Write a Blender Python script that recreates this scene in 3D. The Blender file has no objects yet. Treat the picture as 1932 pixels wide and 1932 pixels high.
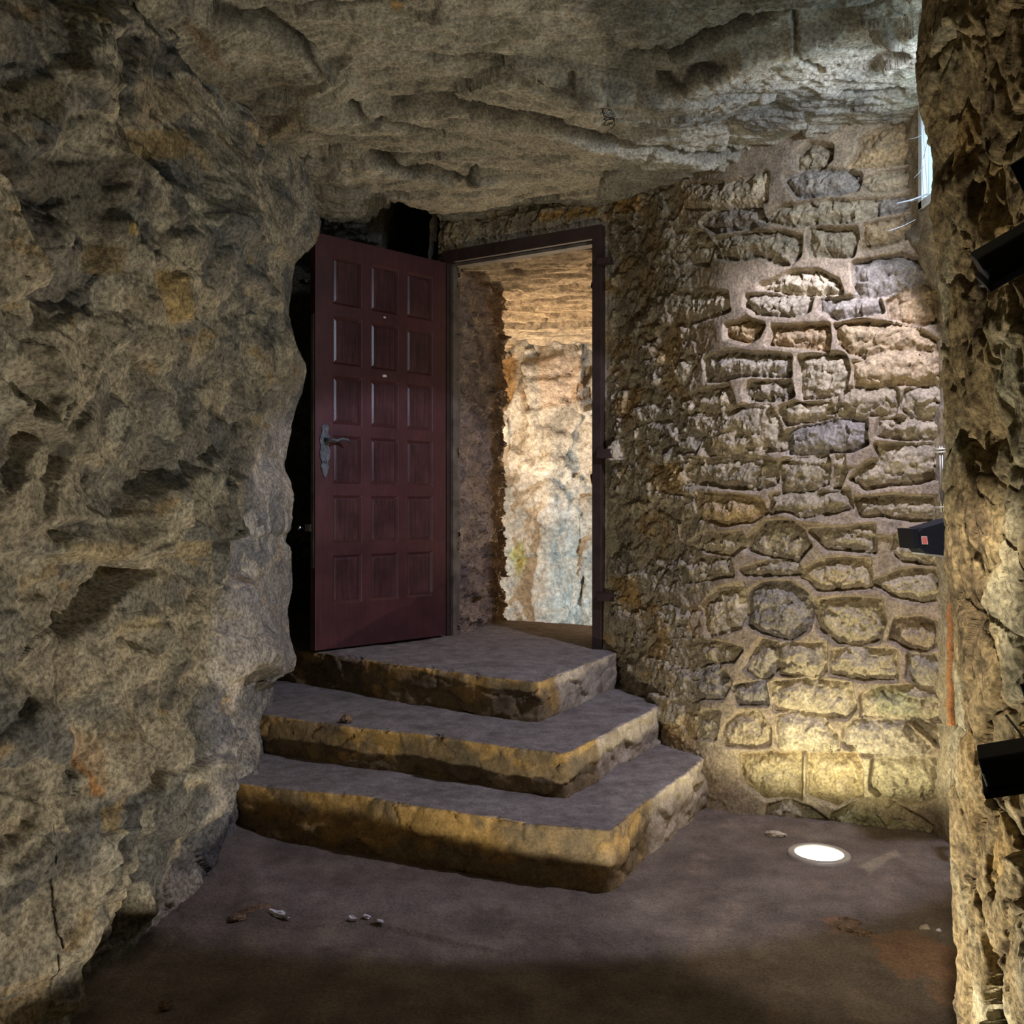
import bpy, bmesh, math
import numpy as np
from mathutils import Vector, Matrix
C = bpy.context.scene.collection
F, CX, HY, H = 1850.0, 966.0, 960.0, 1.18          # focal length in photo pixels, principal column, horizon row, eye height

# ------------------------------------------------------------------ noise
M32 = np.uint64(0xFFFFFFFF)
def _h(ix, iy, iz, seed):
    a = (ix.astype(np.int64) * 73856093) ^ (iy.astype(np.int64) * 19349663) ^ (iz.astype(np.int64) * 83492791) ^ (seed * 2654435761 & 0x7fffffff)
    a = a.astype(np.uint64) & M32
    a ^= a >> np.uint64(16); a = (a * np.uint64(0x7feb352d)) & M32
    a ^= a >> np.uint64(15); a = (a * np.uint64(0x846ca68b)) & M32
    a ^= a >> np.uint64(16)
    return a
def _u(a, k=0):
    if k:
        a = (a * np.uint64(747796405 + 2 * k) + np.uint64(2891336453 + k)) & M32
        a ^= a >> np.uint64(13); a = (a * np.uint64(0x5bd1e995)) & M32; a ^= a >> np.uint64(15)
    return a.astype(np.float64) / 4294967295.0
def noise(p, seed=0):                                # gradient noise, about -1..1
    i = np.floor(p).astype(np.int64); f = p - i
    w = f * f * f * (f * (f * 6 - 15) + 10)
    out = 0.0
    for dx in (0, 1):
        for dy in (0, 1):
            for dz in (0, 1):
                a = _h(i[:, 0] + dx, i[:, 1] + dy, i[:, 2] + dz, seed)
                g = (_u(a, 1) * 2 - 1) * (f[:, 0] - dx) + (_u(a, 2) * 2 - 1) * (f[:, 1] - dy) + (_u(a, 3) * 2 - 1) * (f[:, 2] - dz)
                out = out + g * (w[:, 0] if dx else 1 - w[:, 0]) * (w[:, 1] if dy else 1 - w[:, 1]) * (w[:, 2] if dz else 1 - w[:, 2])
    return out * 1.6
def fbm(p, o=5, seed=0, gain=.5, ridge=False):
    s, a, t = 0.0, 1.0, 0.0
    for k in range(o):
        n = noise(p * 2.03 ** k + k * 7.3, seed + k)
        if ridge: n = 1 - 2 * np.abs(n)
        s = s + a * n; t += a; a *= gain
    return s / t
def warp(p, amp, sc, seed):
    return p + amp * np.stack([fbm(p * sc, 3, seed), fbm(p * sc + 11, 3, seed + 5), fbm(p * sc + 23, 3, seed + 9)], 1)
def worley(p, seed=0):
    i = np.floor(p).astype(np.int64)
    f1 = np.full(len(p), 9.0); f2 = np.full(len(p), 9.0)
    idh = np.zeros(len(p), np.uint64); best = np.zeros_like(p)
    for dx in (-1, 0, 1):
        for dy in (-1, 0, 1):
            for dz in (-1, 0, 1):
                a = _h(i[:, 0] + dx, i[:, 1] + dy, i[:, 2] + dz, seed)
                v = p - np.stack([i[:, 0] + dx + _u(a, 1), i[:, 1] + dy + _u(a, 2), i[:, 2] + dz + _u(a, 3)], 1)
                d = np.sqrt((v * v).sum(1))
                m = d < f1
                f2 = np.where(m, f1, np.minimum(f2, d)); f1 = np.where(m, d, f1)
                idh = np.where(m, a, idh); best = np.where(m[:, None], v, best)
    return f1, f2, idh, best
def facets(p, seed, tilt=1.0, off=.5):               # broken planar faces, each cell its own tilt and height
    f1, f2, a, v = worley(p, seed)
    t = np.stack([_u(a, 4), _u(a, 5), _u(a, 6)], 1) * 2 - 1
    return (t * v).sum(1) * tilt + (_u(a, 7) - .5) * 2 * off, np.exp(-((f2 - f1) / .07) ** 2), _u(a, 8)
def ss(x, a, b):
    t = np.clip((x - a) / (b - a), 0, 1); return t * t * (3 - 2 * t)

# ------------------------------------------------------------------ shapes drawn on a surface
def pix(P):
    return np.stack([CX + F * P[:, 0] / P[:, 1], HY - F * (P[:, 2] - H) / P[:, 1]], 1)
def pline(q, pts):                                   # distance to a polyline, and which side of it
    d = np.full(len(q), 1e9); s = np.ones(len(q))
    for (a, b) in zip(pts[:-1], pts[1:]):
        a = np.array(a, float); ab = np.array(b, float) - a
        v = q - a; t = np.clip((v @ ab) / (ab @ ab), 0, 1)
        r = v - t[:, None] * ab; dd = np.sqrt((r * r).sum(1))
        sg = np.sign(ab[0] * v[:, 1] - ab[1] * v[:, 0])
        m = dd < d; d = np.where(m, dd, d); s = np.where(m, sg, s)
    return d, s
def poly_sd(q, pts):                                 # signed distance to a closed outline, negative inside
    d = np.full(len(q), 1e9); ins = np.zeros(len(q), bool)
    n = len(pts)
    for k in range(n):
        a = np.array(pts[k], float); b = np.array(pts[(k + 1) % n], float); ab = b - a
        v = q - a; t = np.clip((v @ ab) / (ab @ ab), 0, 1)
        r = v - t[:, None] * ab; d = np.minimum(d, (r * r).sum(1))
        c = ((a[1] > q[:, 1]) != (b[1] > q[:, 1]))
        with np.errstate(divide='ignore', invalid='ignore'):
            xx = (b[0] - a[0]) * (q[:, 1] - a[1]) / (b[1] - a[1] if b[1] != a[1] else 1e-9) + a[0]
        ins ^= c & (q[:, 0] < xx)
    d = np.sqrt(d)
    return np.where(ins, -d, d)
def near(q, pts, m):
    x = [p[0] for p in pts]; y = [p[1] for p in pts]
    return (q[:, 0] > min(x) - m) & (q[:, 0] < max(x) + m) & (q[:, 1] > min(y) - m) & (q[:, 1] < max(y) + m)
def crack(h, q, pts, w, amp):
    m = near(q, pts, w * 3)
    if m.any():
        d, s = pline(q[m], pts); h[m] -= amp * np.exp(-(d / w) ** 2)
def ledge(h, q, pts, w1, w2, amp):                   # a broken edge: raised on the side to the right of the line's direction (picture y runs down: clockwise side)
    m = near(q, pts, w2 * 2.5)
    if m.any():
        d, s = pline(q[m], pts); sd = d * s
        h[m] += amp * ss(sd, -w1, w1) * np.exp(-(np.maximum(sd, 0) / w2) ** 2) * np.exp(-np.maximum(-sd, 0) / w1)
def bump(h, q, x, y, rx, ry, amp, ang=0):
    c, s = math.cos(math.radians(ang)), math.sin(math.radians(ang))
    dx, dy = q[:, 0] - x, q[:, 1] - y
    u, v = (dx * c + dy * s) / rx, (-dx * s + dy * c) / ry
    h += amp * np.exp(-(u * u + v * v) ** 1.5)
def dark_line(col, q, pts, w, k=.8, rgb=(.03, .026, .02)):  # darkens the colour along a drawn line
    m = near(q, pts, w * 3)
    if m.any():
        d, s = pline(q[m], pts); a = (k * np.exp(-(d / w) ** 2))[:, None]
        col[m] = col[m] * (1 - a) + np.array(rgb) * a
def patch(col, q, pts, rgb, k=1.0, soft=8):
    m = near(q, pts, soft * 2)
    if m.any():
        a = (k * ss(-poly_sd(q[m], pts), -soft, soft))[:, None]
        col[m] = col[m] * (1 - a) + np.array(rgb) * a
def mixc(a, b, t):
    return a * (1 - t[:, None]) + np.array(b) * t[:, None]

# ------------------------------------------------------------------ materials
def mat(name, rough=.9, rgb=(.5, .5, .5), attr=False, var=.3, vs=9., fine=60., bump=.5, dist=.006, metal=0, spec=.3, grain=0., emit=None, es=1., speck=0., trans=0):
    m = bpy.data.materials.new(name); m.use_nodes = True
    nt = m.node_tree; N = nt.nodes; L = nt.links
    b = N['Principled BSDF']; b.inputs['Roughness'].default_value = rough; b.inputs['Metallic'].default_value = metal
    b.inputs['Specular IOR Level'].default_value = spec
    if trans: b.inputs['Transmission Weight'].default_value = trans
    tc = N.new('ShaderNodeTexCoord')
    if attr:
        a = N.new('ShaderNodeAttribute'); a.attribute_name = 'Col'; src = a.outputs['Color']
    else:
        a = N.new('ShaderNodeRGB'); a.outputs[0].default_value = (*rgb, 1); src = a.outputs[0]
    def mult(src, scale, lo, hi, detail=4, a0=.35, a1=.65, stretch=None):
        n = N.new('ShaderNodeTexNoise'); n.inputs['Scale'].default_value = scale; n.inputs['Detail'].default_value = detail; n.inputs['Roughness'].default_value = .65
        if stretch:
            mp = N.new('ShaderNodeMapping'); mp.inputs['Scale'].default_value = stretch
            L.new(tc.outputs['Object'], mp.inputs[0]); L.new(mp.outputs[0], n.inputs['Vector'])
        else: L.new(tc.outputs['Object'], n.inputs['Vector'])
        r = N.new('ShaderNodeMapRange'); r.inputs[1].default_value = a0; r.inputs[2].default_value = a1
        r.inputs[3].default_value = lo; r.inputs[4].default_value = hi; L.new(n.outputs['Fac'], r.inputs[0])
        x = N.new('ShaderNodeVectorMath'); x.operation = 'SCALE'
        L.new(src, x.inputs[0]); L.new(r.outputs[0], x.inputs['Scale'])
        return x.outputs[0]
    if var: src = mult(src, vs, 1 - var, 1 + var)
    if speck: src = mult(src, fine * 1.7, 1 - speck, 1 + speck * .6, 6, .38, .6)
    if grain: src = mult(src, 26, 1 - grain, 1 + grain, 3, stretch=(4, 4, .25))
    L.new(src, b.inputs['Base Color'])
    if bump:
        n = N.new('ShaderNodeTexNoise'); n.inputs['Scale'].default_value = fine; n.inputs['Detail'].default_value = 8; n.inputs['Roughness'].default_value = .7
        L.new(tc.outputs['Object'], n.inputs['Vector'])
        bp = N.new('ShaderNodeBump'); bp.inputs['Strength'].default_value = bump; bp.inputs['Distance'].default_value = dist
        L.new(n.outputs['Fac'], bp.inputs['Height']); L.new(bp.outputs[0], b.inputs['Normal'])
    if emit:
        b.inputs['Emission Color'].default_value = (*emit, 1); b.inputs['Emission Strength'].default_value = es
    return m
ROCK = mat('rock', .93, attr=True, var=.28, vs=14, fine=48, bump=.8, dist=.02, speck=.5, spec=.2)
CEIL = mat('ceiling_rock', .93, attr=True, var=.25, vs=12, fine=55, bump=1.0, dist=.016, speck=.4, spec=.2)
MASON = mat('masonry', .93, attr=True, var=.25, vs=22, fine=60, bump=.55, dist=.010, speck=.35, spec=.2)
EARTH = mat('trodden_earth', .85, attr=True, var=.22, vs=7, fine=80, bump=.7, dist=.010, speck=.3, spec=.3)
STEP = mat('step_stone', .9, attr=True, var=.25, vs=16, fine=70, bump=.5, dist=.008, speck=.25, spec=.3)
FARROCK = mat('far_rock', .93, attr=True, var=.2, vs=5, fine=16, bump=.9, dist=.05, speck=.35)
DOORWOOD = mat('maroon_door_paint', .38, (.060, .019, .021), var=.25, vs=5, fine=60, bump=.12, dist=.002, spec=.5, grain=.14)
PANELM = mat('worn_panel_paint', .30, (.052, .021, .023), var=.3, vs=7, fine=60, bump=.15, dist=.002, spec=.5, grain=.3)
STEEL = mat('dark_brown_steel', .5, (.035, .02, .018), var=.3, fine=90, bump=.3, dist=.002, spec=.5)
STEEL2 = mat('worn_edge_steel', .5, (.12, .10, .08), var=.4, fine=90, bump=.3, dist=.002)
IRON = mat('wrought_iron', .42, (.10, .11, .12), var=.4, vs=60, fine=160, bump=.8, dist=.003, metal=.5)
CHROME = mat('chrome', .18, (.75, .75, .75), var=0, bump=0, metal=1)
BLACK = mat('black_lamp_paint', .55, (.008, .010, .016), var=.2, fine=200, bump=.1, dist=.001)
GLASSY = mat('lamp_front_glass', .15, (.55, .6, .65), var=0, bump=0)
PINK = mat('pink_sticker', .6, (.75, .16, .13), var=.1, bump=0)
PAPER = mat('white_paper', .8, (.75, .7, .62), var=.1, bump=0)
PLASTER = mat('white_plaster', .95, (.55, .48, .36), var=.25, vs=30, fine=90, bump=.8, dist=.006)
RING = mat('lamp_ring', .45, (.33, .30, .26), var=.15, fine=90, bump=.1, dist=.001, metal=.2)
LENS = mat('lit_lens', .4, (.9, .9, .9), var=0, bump=0, emit=(1.0, .97, .86), es=7)
GALV = mat('galvanised_steel', .4, (.45, .43, .36), var=.2, bump=.1, metal=.6)
RUST = mat('orange_pipe', .85, (.42, .19, .07), var=.3, vs=30, fine=120, bump=.6, dist=.005, speck=.3)
WINFRAME = mat('white_window_frame', .5, (.75, .8, .82), var=.05, bump=0)
WEB = mat('cobweb', .8, (.45, .5, .55), var=0, bump=0)
WHITE = mat('white_chip', .6, (.7, .7, .74), var=.1, fine=60, bump=.3)
STONE = mat('loose_stone', .9, (.20, .13, .08), var=.35, vs=30, fine=90, bump=.8, dist=.008, speck=.4)
WIRE = mat('black_wire', .6, (.01, .01, .01), var=0, bump=0)

# ------------------------------------------------------------------ object helpers
def tag(o, label=None, cat=None, group=None, kind=None):
    if label: o['label'] = label
    if cat: o['category'] = cat
    if group: o['group'] = group
    if kind: o['kind'] = kind
    return o
def empty(name, loc=(0, 0, 0), rz=0, **k):
    o = bpy.data.objects.new(name, None); C.objects.link(o); o.location = loc; o.rotation_euler = (0, 0, rz); o.empty_display_size = .1
    return tag(o, **k)
def link(name, me, m, parent=None, smooth=True):
    o = bpy.data.objects.new(name, me); C.objects.link(o)
    if m: me.materials.append(m)
    if smooth: me.polygons.foreach_set('use_smooth', np.ones(len(me.polygons), bool))
    if parent: o.parent = parent
    return o
def grid(name, P, m, col=None, mask=None, parent=None, smooth=True):
    nu, nv = P.shape[:2]
    idx = np.arange(nu * nv).reshape(nu, nv)
    q = np.stack([idx[:-1, :-1], idx[1:, :-1], idx[1:, 1:], idx[:-1, 1:]], -1).reshape(-1, 4)
    if mask is not None: q = q[mask.reshape(-1)]
    me = bpy.data.meshes.new(name)
    me.vertices.add(nu * nv); me.vertices.foreach_set('co', P.reshape(-1))
    me.loops.add(len(q) * 4); me.loops.foreach_set('vertex_index', q.reshape(-1).astype(np.int32))
    me.polygons.add(len(q)); me.polygons.foreach_set('loop_start', (np.arange(len(q)) * 4).astype(np.int32))
    me.update(calc_edges=True)
    if col is not None:
        a = me.color_attributes.new('Col', 'FLOAT_COLOR', 'POINT')
        a.data.foreach_set('color', np.concatenate([np.clip(col, 0, 1), np.ones((nu * nv, 1))], 1).reshape(-1).astype(np.float32))
    return link(name, me, m, parent, smooth)
def normals(P, inward):                              # unit normals of a grid, turned towards the point 'inward'
    du = np.gradient(P, axis=0); dv = np.gradient(P, axis=1)
    n = np.cross(du, dv); n /= np.linalg.norm(n, axis=2, keepdims=True) + 1e-12
    s = np.sign(((np.array(inward) - P) * n).sum(2).mean()); return (n * s).reshape(-1, 3)
def interp_path(pts, s):                             # smooth curve through points at s (0..1 by length)
    pts = np.array(pts, float); d = np.r_[0, np.cumsum(np.linalg.norm(np.diff(pts, axis=0), axis=1))]; d /= d[-1]
    return np.stack([np.interp(s, d, pts[:, k]) for k in range(pts.shape[1])], 1)
def smooth1(a, n):
    for _ in range(n):
        b = a.copy(); b[1:-1] = (a[:-2] + 2 * a[1:-1] + a[2:]) / 4; a = b
    return a
def bm_obj(name, bm, m, parent=None, bevel=0, smooth=False):
    bmesh.ops.recalc_face_normals(bm, faces=bm.faces)
    me = bpy.data.meshes.new(name); bm.to_mesh(me); bm.free()
    o = link(name, me, m, parent, smooth)
    if bevel:
        b = o.modifiers.new('bevel', 'BEVEL'); b.width = bevel; b.segments = 2; b.limit_method = 'ANGLE'
    return o
def add_box(bm, c, s, rot=None):
    r = bmesh.ops.create_cube(bm, size=1); R = rot if rot is not None else Matrix.Identity(3)
    for v in r['verts']: v.co = R @ Vector((v.co.x * s[0], v.co.y * s[1], v.co.z * s[2])) + Vector(c)
    return r['verts']
def box(name, c, s, m, parent=None, bevel=.002, rot=None):
    bm = bmesh.new(); add_box(bm, c, s, rot); return bm_obj(name, bm, m, parent, bevel)
def add_tube(bm, pts, r, seg=10, cap=True):
    pts = [Vector(p) for p in pts]; rings = []
    rr = r if isinstance(r, (list, tuple)) else [r] * len(pts)
    up = Vector((0, 0, 1))
    for i, p in enumerate(pts):
        t = (pts[min(i + 1, len(pts) - 1)] - pts[max(i - 1, 0)]).normalized()
        a = t.cross(up if abs(t.dot(up)) < .95 else Vector((1, 0, 0))).normalized(); b = t.cross(a)
        rings.append([bm.verts.new(p + rr[i] * (math.cos(2 * math.pi * k / seg) * a + math.sin(2 * math.pi * k / seg) * b)) for k in range(seg)])
    for A, B in zip(rings[:-1], rings[1:]):
        for k in range(seg): bm.faces.new((A[k], A[(k + 1) % seg], B[(k + 1) % seg], B[k]))
    if cap: bm.faces.new(rings[0]); bm.faces.new(rings[-1])
def tube(name, pts, r, m, parent=None, seg=10):
    bm = bmesh.new(); add_tube(bm, pts, r, seg); return bm_obj(name, bm, m, parent, 0, True)
def add_prism(bm, pts, d):                           # closed outline (3-D points) extruded by vector d
    a = [bm.verts.new(p) for p in pts]; b = [bm.verts.new(Vector(p) + Vector(d)) for p in pts]
    bm.faces.new(a); bm.faces.new(b)
    for k in range(len(a)): bm.faces.new((a[k], a[(k + 1) % len(a)], b[(k + 1) % len(a)], b[k]))
def rock_lump(name, loc, s, m, seed, parent=None, sub=3, rough=.35, rz=0):
    bm = bmesh.new(); bmesh.ops.create_icosphere(bm, subdivisions=sub, radius=1)
    P = np.array([v.co[:] for v in bm.verts]); f, e, _ = facets(P * 1.3 + seed * 3.1, seed, 1, .3)
    r = 1 + rough * f + .12 * fbm(P * 3 + seed, 3, seed)
    P = P * r[:, None] * np.array(s); P[:, 2] = np.maximum(P[:, 2], -.4 * s[2])
    for v, p in zip(bm.verts, P): v.co = p
    o = bm_obj(name, bm, m, parent, 0, False); o.location = loc; o.rotation_euler = (0, 0, rz); return o

GREY = np.array((.19, .185, .172)); BEIGE = np.array((.45, .39, .29)); DARK = np.array((.055, .053, .05)); OCHRE = np.array((.42, .27, .10)); PALE = np.array((.50, .46, .36))

def blur(h, shp, nu_, nv_):
    a = h.reshape(shp[:2]).copy()
    for _ in range(nu_): a[1:-1] = (a[:-2] + 2 * a[1:-1] + a[2:]) / 4
    for _ in range(nv_): a[:, 1:-1] = (a[:, :-2] + 2 * a[:, 1:-1] + a[:, 2:]) / 4
    return a.reshape(-1)
# ------------------------------------------------------------------ wall_left: the natural rock face
SIL = [(-300, 590), (380, 597), (440, 588), (470, 565), (500, 556), (560, 549), (600, 545), (640, 553), (680, 568), (700, 573), (740, 570), (780, 556), (830, 546), (870, 537),
       (920, 541), (960, 543), (1000, 539), (1022, 538), (1040, 550), (1100, 551), (1150, 542), (1200, 543), (1240, 552), (1262, 552), (1275, 520), (1300, 516), (1400, 526),
       (1470, 520), (1600, 500), (1800, 480)]
LY = 4.25
zs = np.linspace(-.12, 3.0, 760)
sil = np.interp(HY - (zs - H) / LY * F, [a for a, b in SIL], [b for a, b in SIL])
xe = (sil - CX) / F * LY                             # where the face ends, row by row
iy = np.linspace(1 / 1.55, 1 / LY, 560)
ys = np.r_[np.linspace(-2.6, 1.5, 60), 1 / iy, np.linspace(LY + .01, LY + .5, 45)]
Y, Z = np.meshgrid(ys, zs, indexing='ij')
xw = np.interp(ys, [-2.6, 1.2, 2.2, 2.6, 3.2, 3.8, LY], [-1.25, -1.2, -1.10, -1.04, -.98, -.93, 0])
X = np.empty_like(Y)
for i, y in enumerate(ys):
    k = ss(np.array(y), 3.3, LY)
    base = np.interp(y, [-2.6, 1.2, 2.2, 2.6, 3.2, 3.8, 4.3], [-1.25, -1.2, -1.10, -1.02, -.94, -.92, -.93])
    X[i] = base * (1 - k) + xe * k
    if y > LY: X[i] = xe - (y - LY) * 3.2 - .06 * ss(np.array(y), LY, LY + .05)
P = np.stack([X, Y, Z], 2)
P[:, :, 1] = np.where(Y > LY, LY + (Y - LY) * .6, Y)
N0 = normals(P, (0, 2.5, 1.2)); p = P.reshape(-1, 3)
pw = warp(p * np.array((1, .42, 1)), .10, 3.0, 3)
pz = pw * np.array((1, 1, .72))
f1, e1, c1 = facets(pz * 3.4, 11, 1.0, .5); f2, e2, c2 = facets(pz * 8.5 + 5, 12, 1.0, .45); f3, e3, c3 = facets(pw * 19 + 9, 13, 1, .4)
fade = 1 - .85 * ss(p[:, 1], 3.3, LY)
hb = (.060 * f1 + .05 * fbm(p * 1.3, 3, 4)) * fade
fd2 = 1 - .5 * ss(p[:, 1], 3.6, LY)
hm = (.021 * f2 - .006 * e1 - .002 * e2 + .006 * fbm(pz * 9, 3, 21, .5, True)) * fd2
big = np.zeros(len(p)); q = pix(p)
ledge(big, q, [(560, 1266), (520, 1276), (432, 1262), (420, 1310), (415, 1400), (398, 1480), (330, 1560), (270, 1590), (228, 1560), (190, 1480)], 10, 130, .085)
ledge(big, q, [(190, 1520), (188, 1600), (150, 1710), (112, 1800), (100, 1932)], 12, 170, .13)
ledge(big, q, [(400, 1052), (300, 1030), (220, 1060), (95, 1052)], 12, 90, -.0)
bump(big, q, 470, 1600, 70, 140, -.02)
p = p + N0 * blur(hb + big * (1 - .8 * ss(p[:, 1], 3.5, 4.2)), P.shape, 40, 6)[:, None]
q = pix(p) + np.stack([9 * fbm(p * 4, 3, 51), 9 * fbm(p * 4 + 5, 3, 52)], 1)
h = hm.copy()
ledge(h, q, [(384, 1018), (330, 1022), (290, 1045), (200, 1058), (95, 1050)], 7, 110, .05)
ledge(h, q, [(335, 940), (325, 975), (290, 1000), (215, 1040)], 8, 60, .02)
ledge(h, q, [(120, 985), (60, 990), (40, 1000)], 5, 50, .03)
for a in ((90, 1003, 32, 17, -.045), (262, 1215, 34, 28, -.035), (372, 245, 14, 12, -.03), (222, 395, 22, 18, -.03), (225, 1880, 40, 60, -.03), (405, 30, 14, 34, -.04)): bump(h, q, *a)
for a in ((425, 370, 50, 60, .035), (455, 445, 55, 45, .03), (565, 425, 40, 50, .03), (520, 690, 45, 60, .03), (520, 970, 60, 90, .02), (300, 1430, 110, 90, .025), (60, 440, 40, 60, .03), (110, 500, 45, 90, .035), (250, 1250, 120, 60, .02),
          (330, 880, 70, 80, .02), (180, 900, 60, 120, .02), (290, 820, 25, 200, .012)): bump(h, q, *a)
for pts, w, amp in (
        ([(250, 1590), (238, 1640), (234, 1700), (222, 1770)], 9, .09), ([(130, 1120), (108, 1165), (105, 1240), (120, 1330)], 4, .03),
        ([(396, 580), (400, 700), (392, 860), (398, 1030), (405, 1130)], 4, .02), ([(200, 60), (203, 120), (190, 165)], 3, .03),
        ([(143, 0), (140, 40), (130, 80)], 4, .02), ([(232, 60), (236, 160), (240, 240), (226, 290)], 4, .04), ([(325, 870), (324, 920), (332, 940)], 3, .02),
        ([(60, 905), (85, 850), (110, 800), (120, 790)], 8, .022), ([(0, 290), (25, 370), (70, 420)], 4, .03), ([(275, 290), (320, 330), (325, 380), (295, 420)], 6, .025),
        ([(290, 1410), (285, 1460), (270, 1500)], 4, .03), ([(370, 1120), (345, 1180), (360, 1230)], 4, .025), ([(230, 1180), (310, 1170)], 3, .02), ([(200, 230), (350, 235)], 3, .02),
        ([(235, 295), (250, 340), (290, 400), (300, 440)], 4, .02), ([(500, 850), (520, 900), (535, 960)], 3, .012), ([(480, 620), (500, 700), (497, 800)], 3, .012),
        ([(0, 1400), (40, 1350), (70, 1300)], 6, .04), ([(430, 1640), (440, 1560), (450, 1500)], 6, .03), ([(160, 300), (90, 305)], 5, .02)):
    crack(h, q, pts, w, amp)
for pts, w1, w2, amp in (
        ([(232, 60), (210, 70), (205, 130), (212, 220), (208, 280), (228, 300)], 4, 45, .035), ([(200, 170), (170, 170), (130, 150), (122, 45)], 5, 60, .035),
        ([(270, 1020), (265, 900), (270, 780), (268, 700), (262, 640)], 5, 40, .02), ([(0, 890), (60, 800), (95, 740), (60, 720)], 5, 70, .035), ([(40, 960), (90, 880), (140, 780), (150, 720)], 5, 50, .03),
        ([(430, 1040), (420, 1130), (380, 1200), (365, 1290), (352, 1380)], 5, 50, .025), ([(310, 1200), (300, 1225), (285, 1240)], 5, 30, .018), ([(480, 800), (440, 840), (410, 900)], 5, 50, .02),
        ([(345, 440), (380, 430), (385, 362)], 4, 40, .025), ([(590, 470), (530, 490), (440, 460), (420, 430)], 5, 60, .025), ([(420, 395), (460, 385), (475, 340), (510, 300)], 4, 60, .02),
        ([(340, 612), (345, 515), (285, 505)], 4, 45, .02), ([(235, 1660), (180, 1690), (165, 1740)], 6, 60, .03), ([(90, 470), (45, 560), (30, 620)], 6, 60, .02),
        ([(240, 620), (245, 680), (225, 715)], 4, 40, .02), ([(70, 620), (80, 700), (60, 760)], 5, 50, .02), ([(0, 1600), (30, 1580), (55, 1540), (50, 1480)], 6, 60, .04)):
    ledge(h, q, pts, w1, w2, amp)
p = p + N0 * blur(h, P.shape, 14, 3)[:, None]
pf = warp(p, .03, 7, 33); f4, e4, c4 = facets(pf * np.array((13, 10, 12)), 34, 1, .4)
pg = warp(p, .02, 12, 37); f5, e5, c5 = facets(pg * 30, 38, 1, .4); f6, e6, c6 = facets(pf * np.array((5.5, 3.6, 3.2)), 39, 1, .4)
p = p + N0 * ((.011 * f4 - .002 * e4 + .003 * f5 - .001 * e5 + blur(.030 * f6 - .005 * e6, P.shape, 16, 5) + .007 * fbm(pf * np.array((9, 7, 8)), 5, 35, .55, True) + .004 * fbm(p * 34, 3, 36)) * fd2)[:, None]
g = fbm(pw * 2.2, 4, 61) * .9 + .25 * (c1 - .5) + .5 * (c2 - .5)
g2 = fbm(pw * 9, 4, 62)
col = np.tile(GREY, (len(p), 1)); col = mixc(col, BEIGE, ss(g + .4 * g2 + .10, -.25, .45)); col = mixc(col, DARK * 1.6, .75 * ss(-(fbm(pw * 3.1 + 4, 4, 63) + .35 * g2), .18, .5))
col = mixc(col, (.33, .30, .24), .8 * ss(p[:, 1], 3.2, 4.1) * ss(g, -.5, .3)); col = mixc(col, OCHRE, .45 * ss((c3 + .35 * g2), .93, 1.0)); col = mixc(col, PALE, .5 * ss(c3 + .3 * g2, .0, -.1))
col = mixc(col, (.47, .41, .30), .6 * ss(c6 + .25 * g2, .74, .84)); col = mixc(col, (.13, .13, .13), .6 * ss(-(c6 + .25 * g2), -.24, -.12)); col = mixc(col, PALE, .5 * ss(c4, .88, .9)); col = mixc(col, (.10, .10, .10), .5 * ss(-c4, -.1, -.08))
for pts, rgb, k in (([(130, 1370), (190, 1390), (205, 1440), (200, 1500), (165, 1500), (145, 1430)], (.42, .20, .06), .8), ([(130, 1360), (320, 1350), (350, 1400), (320, 1480), (200, 1510), (150, 1420)], BEIGE, .6),
        ([(282, 512), (340, 515), (346, 600), (300, 612)], (.46, .33, .15), .9), ([(240, 245), (350, 245), (350, 300), (240, 300)], (.32, .22, .09), .7), ([(125, 0), (205, 0), (200, 48), (125, 44)], (.20, .16, .07), .7),
        ([(122, 48), (200, 52), (205, 130), (172, 170), (130, 150)], (.36, .33, .25), .8), ([(205, 50), (232, 60), (238, 180), (220, 280), (208, 280), (212, 150)], (.40, .36, .27), .8),
        ([(345, 355), (385, 368), (380, 430), (358, 440)], PALE, .9), ([(380, 300), (500, 320), (510, 380), (460, 460), (420, 400)], (.42, .38, .30), .7), ([(250, 145), (375, 150), (370, 215), (255, 240)], (.42, .33, .22), .7),
        ([(15, 290), (290, 300), (270, 470), (120, 420), (20, 380)], DARK, .55), ([(240, 70), (390, 90), (380, 140), (240, 130)], DARK, .6), ([(90, 1025), (230, 1025), (200, 1060), (100, 1060)], (.5, .40, .24), .8),  # pale strips put the light on the ledge undersides into the colour
        ([(290, 1020), (385, 1022), (385, 1052), (295, 1050)], (.5, .40, .24), .8), ([(285, 965), (322, 935), (336, 955), (290, 985)], PALE, .9), ([(200, 1180), (290, 1160), (300, 1180), (210, 1200)], (.5, .40, .24), .7),
        ([(50, 730), (130, 725), (90, 860), (0, 960), (0, 850)], (.42, .37, .27), .7), ([(190, 1530), (240, 1500), (240, 1570), (200, 1570)], (.36, .25, .09), .5), ([(225, 420), (245, 420), (240, 445), (215, 440)], (.55, .40, .15), .9),
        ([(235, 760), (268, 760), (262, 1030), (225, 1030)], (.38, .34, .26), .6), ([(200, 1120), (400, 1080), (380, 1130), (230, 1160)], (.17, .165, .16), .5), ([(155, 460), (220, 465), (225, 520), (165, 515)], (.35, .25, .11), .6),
        ([(0, 150), (110, 150), (110, 230), (20, 215)], (.20, .17, .09), .6), ([(420, 1120), (550, 1080), (550, 1250), (430, 1250)], (.30, .275, .235), .5)):
    patch(col, q, pts, rgb, k, 7)
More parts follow.
